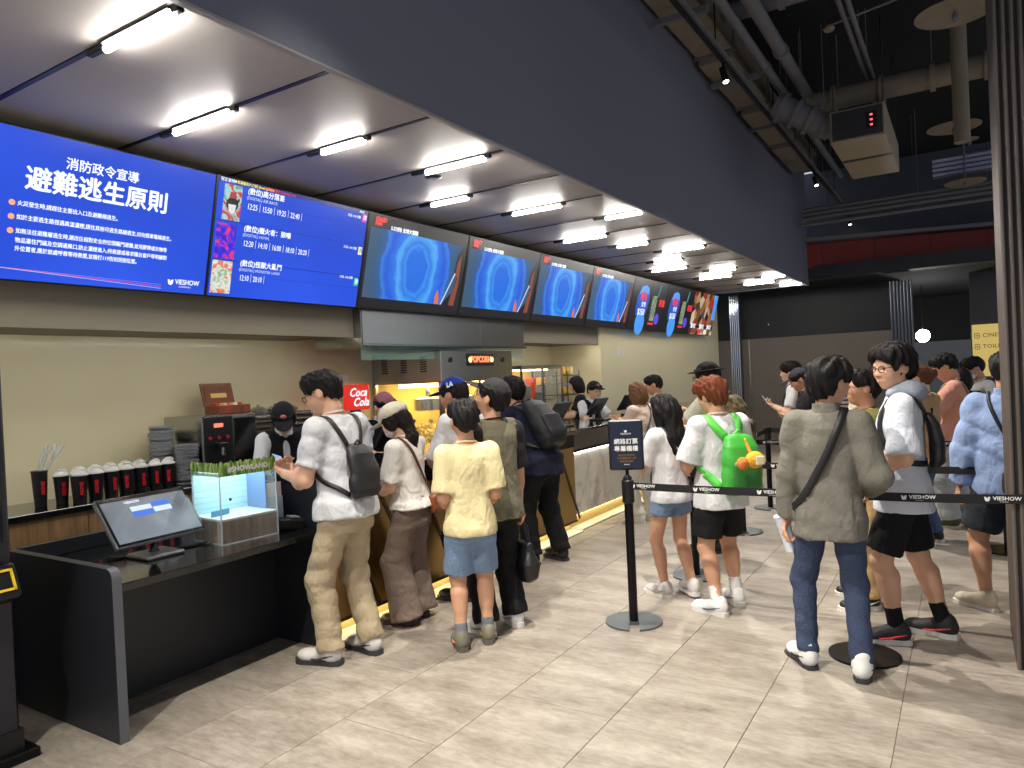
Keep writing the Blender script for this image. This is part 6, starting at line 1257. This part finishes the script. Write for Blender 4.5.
wt_ = person('white', 'smiling man in glasses, white T-shirt and black shorts', (-.335, 4.78), (-1, -.05), 1.735, 1.02, hp=-4, hy=42, smile=True, arms={-1: {'w': (-.10, .13, .60), 'pole': (-.4, -1, -.2), 'curl': 35}, 1: {'w': (.06, .17, .62), 'pole': (.5, -1, -.2)}}, feet={-1: (-.06, .04, -10), 1: (.06, -.10, 18)},
    top=('tee', cloth('white_bluish', (218, 223, 234), .03), {'ease': 1.08, 'sr': 1.2, 'sleeve': .95, 'hem': -.075, 'collar': 'hood', 'cm': cloth('hood_grey_blue', (168, 176, 190))}), bottom=('shorts', blk, {'len': .88, 'flare': .95}), socks=(cloth('sock_black', (24, 24, 26)), .075), shoes=(plain('runner_black', (44, 44, 48), .6, bump=.4, bs=90), sole_w, {'sole': .018, 'lm': sole_d}, plain('stripe_red', (226, 76, 76), .5)), hair=('fluffy', 'black'), glasses=True, skin='a')
backpack(wt_, 'small black backpack on the smiling man in white', nyl, .12, .18, .045, .16, sw=.034, y0=-.083)
ol = person('olive', 'man in glasses, olive shirt and tan trousers beside the smiling man', (-.58, 5.42), (-.85, -.45), 1.58, 1.04, hp=4, hy=-6, arms={-1: {'w': (-.08, .16, .58), 'pole': (-.5, -1, -.2)}, 1: {'w': (.08, .16, .58), 'pole': (.5, -1, -.2)}}, feet={-1: (-.09, .06, -6), 1: (.09, .0, 8)}, top=('tee', cloth('olive', (104, 100, 56)), {}), bottom=('trousers', cloth('tan', (196, 164, 116)), {'knee': .050, 'cuff': .042}), shoes=(shoe_blk, sole_w, {'sole': .018}, white_print), hair=('short', 'black'), glasses=True, skin='d')
pk = person('pink', 'man in salmon T-shirt and pale grey jeans looking at a phone', (-.11, 8.16), (-1, .0), 1.70, 1.0, hp=-26, hy=4, arms={-1: PH(-1, .74, .20), 1: PH(1, .73, .19)}, feet={-1: (-.05, .04, -4), 1: (.05, -.05, 8)}, top=('tee', cloth('salmon', (222, 162, 142)), {'ease': 1.06, 'sleeve': .85, 'hem': -.04}), bottom=('trousers', cloth('pale_jeans', (176, 180, 182), .1), {'knee': .052, 'cuff': .05, 'ease': 1.05, 'belt': blk}), shoes=(plain('shoe_olive', (72, 76, 54), .6), plain('sole_tan', (196, 186, 160), .6)), hair=('short', 'black'), skin='b', lod=1)
phone(pk, -1, 'dark smartphone held up by the man in salmon shirt'); sling(pk, 'tan sling bag strap on the man in salmon shirt', plain('tan_strap', (150, 116, 84), .6), -1, width=.03, bag=((.10, .0, .03), (.045, .03, .07), plain('tan_bag', (140, 104, 76), .6)))
bl = person('blue', 'person in light blue shirt and dark shorts beside the bronze column', (.215, 5.58), (.12, 1), 1.665, 1.06, hp=-6, hy=-8, arms={-1: {'w': (-.17, .02, .47), 'pole': (-.5, -1, 0)}, 1: {'w': (.12, .12, .58), 'pole': (.8, -1, 0)}}, feet={-1: (-.085, -.03, -60), 1: (.09, .02, 10)}, top=('long', cloth('sky_shirt', (150, 172, 216), .06), {'ease': 1.12, 'sr': 1.12, 'hem': -.06, 'collar': 'shirt', 'wr': .010}), bottom=('shorts', cloth('slate', (48, 54, 60)), {'len': .86, 'flare': 1.1, 'ease': 1.06}), shoes=(plain('shoe_beige', (206, 196, 176), .6, bump=.3, bs=60), sole_w), hair=('short', 'black'), skin='b')
o = sling(bl, 'dark woven crossbody bag on the person in light blue shirt', nyl, -1, width=.02, bag=((.045, -.105, -.01), (.10, .035, .075), plain('woven_dark', (62, 54, 48), .6, var=.4, vs=60, bump=.8, bs=90)), name='crossbody_bag')
person('hidden', 'person half hidden behind the bronze column reaching out a bare forearm', (.62, 6.05), (-.9, -.1), 1.68, 1.0, arms={-1: {'w': (-.02, .30, .655), 'pole': (-.5, -1, -.6), 'curl': 40, 'd': (-.1, 1, .1)}, 1: DOWN(1)}, top=('tee', blk, {}), bottom=('trousers', blk, {}), shoes=(tr_white, sole_w), hair=('short', 'black'), skin='b', lod=1)
# ---------------- back of the queue
bg = dict(lod=2, shoes=(shoe_blk, sole_w))
q1 = person('b1', 'dark-haired man in white shirt and black vest with phone, leftmost in the back queue', (-1.76, 9.15), (-1, -.05), 1.68, .97, hp=-2, arms={-1: PH(-1, .68, .13), 1: PH(1, .67, .12)}, top=('tee', cloth('white2', (222, 222, 224)), {}), under=('vest', blk2), bottom=('trousers', blk, {}), hair=('bowl', 'black'), skin='c', **bg); phone(q1, -1, 'black smartphone held by the man in black vest')
q2 = person('b2', 'man in dark cap looking down, behind the grey overshirt', (-1.48, 8.35), (-.9, -.25), 1.61, 1.0, hp=-24, arms={-1: PH(-1, .66, .12), 1: PH(1, .65, .12)}, top=('tee', blk2, {}), bottom=('trousers', cloth('grey_trousers', (110, 108, 106)), {}), hair=('short', 'black'), cap=(cloth('cap_dark', (52, 52, 58)), 'cap'), skin='b', **bg)
def _stripe(N, L, P):
    tc = N.new('ShaderNodeTexCoord'); s = N.new('ShaderNodeSeparateXYZ'); L.new(tc.outputs['Object'], s.inputs[0]); m = N.new('ShaderNodeMath'); m.operation = 'FRACT'; k = N.new('ShaderNodeMath'); k.operation = 'MULTIPLY'; k.inputs[1].default_value = 22; L.new(s.outputs[2], k.inputs[0]); L.new(k.outputs[0], m.inputs[0])
    r = ramp(N, [(0, lin(228, 226, 220)), (.66, lin(50, 48, 52))]); r.color_ramp.interpolation = 'CONSTANT'; L.new(m.outputs[0], r.inputs[0]); L.new(r.outputs[0], P.inputs['Base Color'])
person('b3', 'man in black and white striped shirt in the back queue', (-1.20, 8.7), (-.95, .15), 1.725, .98, hp=0, hy=6, arms={s: {'w': (s * .07, .17, .60), 'pole': (s * .5, -1, -.2)} for s in (-1, 1)}, top=('tee', nodes_mat('striped_jersey', _stripe, .85), {}), bottom=('trousers', blk, {}), hair=('short', 'black'), skin='c', **bg)
person('b4', 'person in cream top with light brown hair behind the man in olive', (-.93, 8.05), (-.9, -.3), 1.56, .95, hp=-4, top=('tee', cloth('cream2', (226, 214, 186)), {}), bottom=('trousers', cloth('beige_trousers', (186, 172, 150)), {}), hair=('bob', 'tea'), skin='c', **bg)
person('b5', 'woman in tan jacket with brown hair in a bun', (-.32, 7.35), (-.92, .32), 1.59, .98, hp=-8, hy=8, top=('long', cloth('tan_jacket', (188, 152, 112)), {'ease': 1.08}), bottom=('trousers', cloth('blue_jeans2', (78, 98, 136)), {}), hair=('bun', 'brown'), skin='c', arms={s: {'w': (s * .07, .18, .60), 'pole': (s * .5, -1, -.2)} for s in (-1, 1)}, **bg)
person('b6', 'masked man in white shirt below the direction sign', (.12, 9.3), (-.9, -.4), 1.65, 1.0, hp=-22, mask=True, top=('tee', cloth('white3', (226, 226, 228)), {}), bottom=('trousers', blk, {}), hair=('short', 'black'), skin='b', **bg)
person('b7', 'dark-haired person in black hidden behind the man in salmon', (-.03, 8.95), (-.4, .9), 1.53, .95, hp=-10, top=('tee', blk, {}), bottom=('trousers', blk, {}), hair=('bob', 'black'), skin='b', **bg)
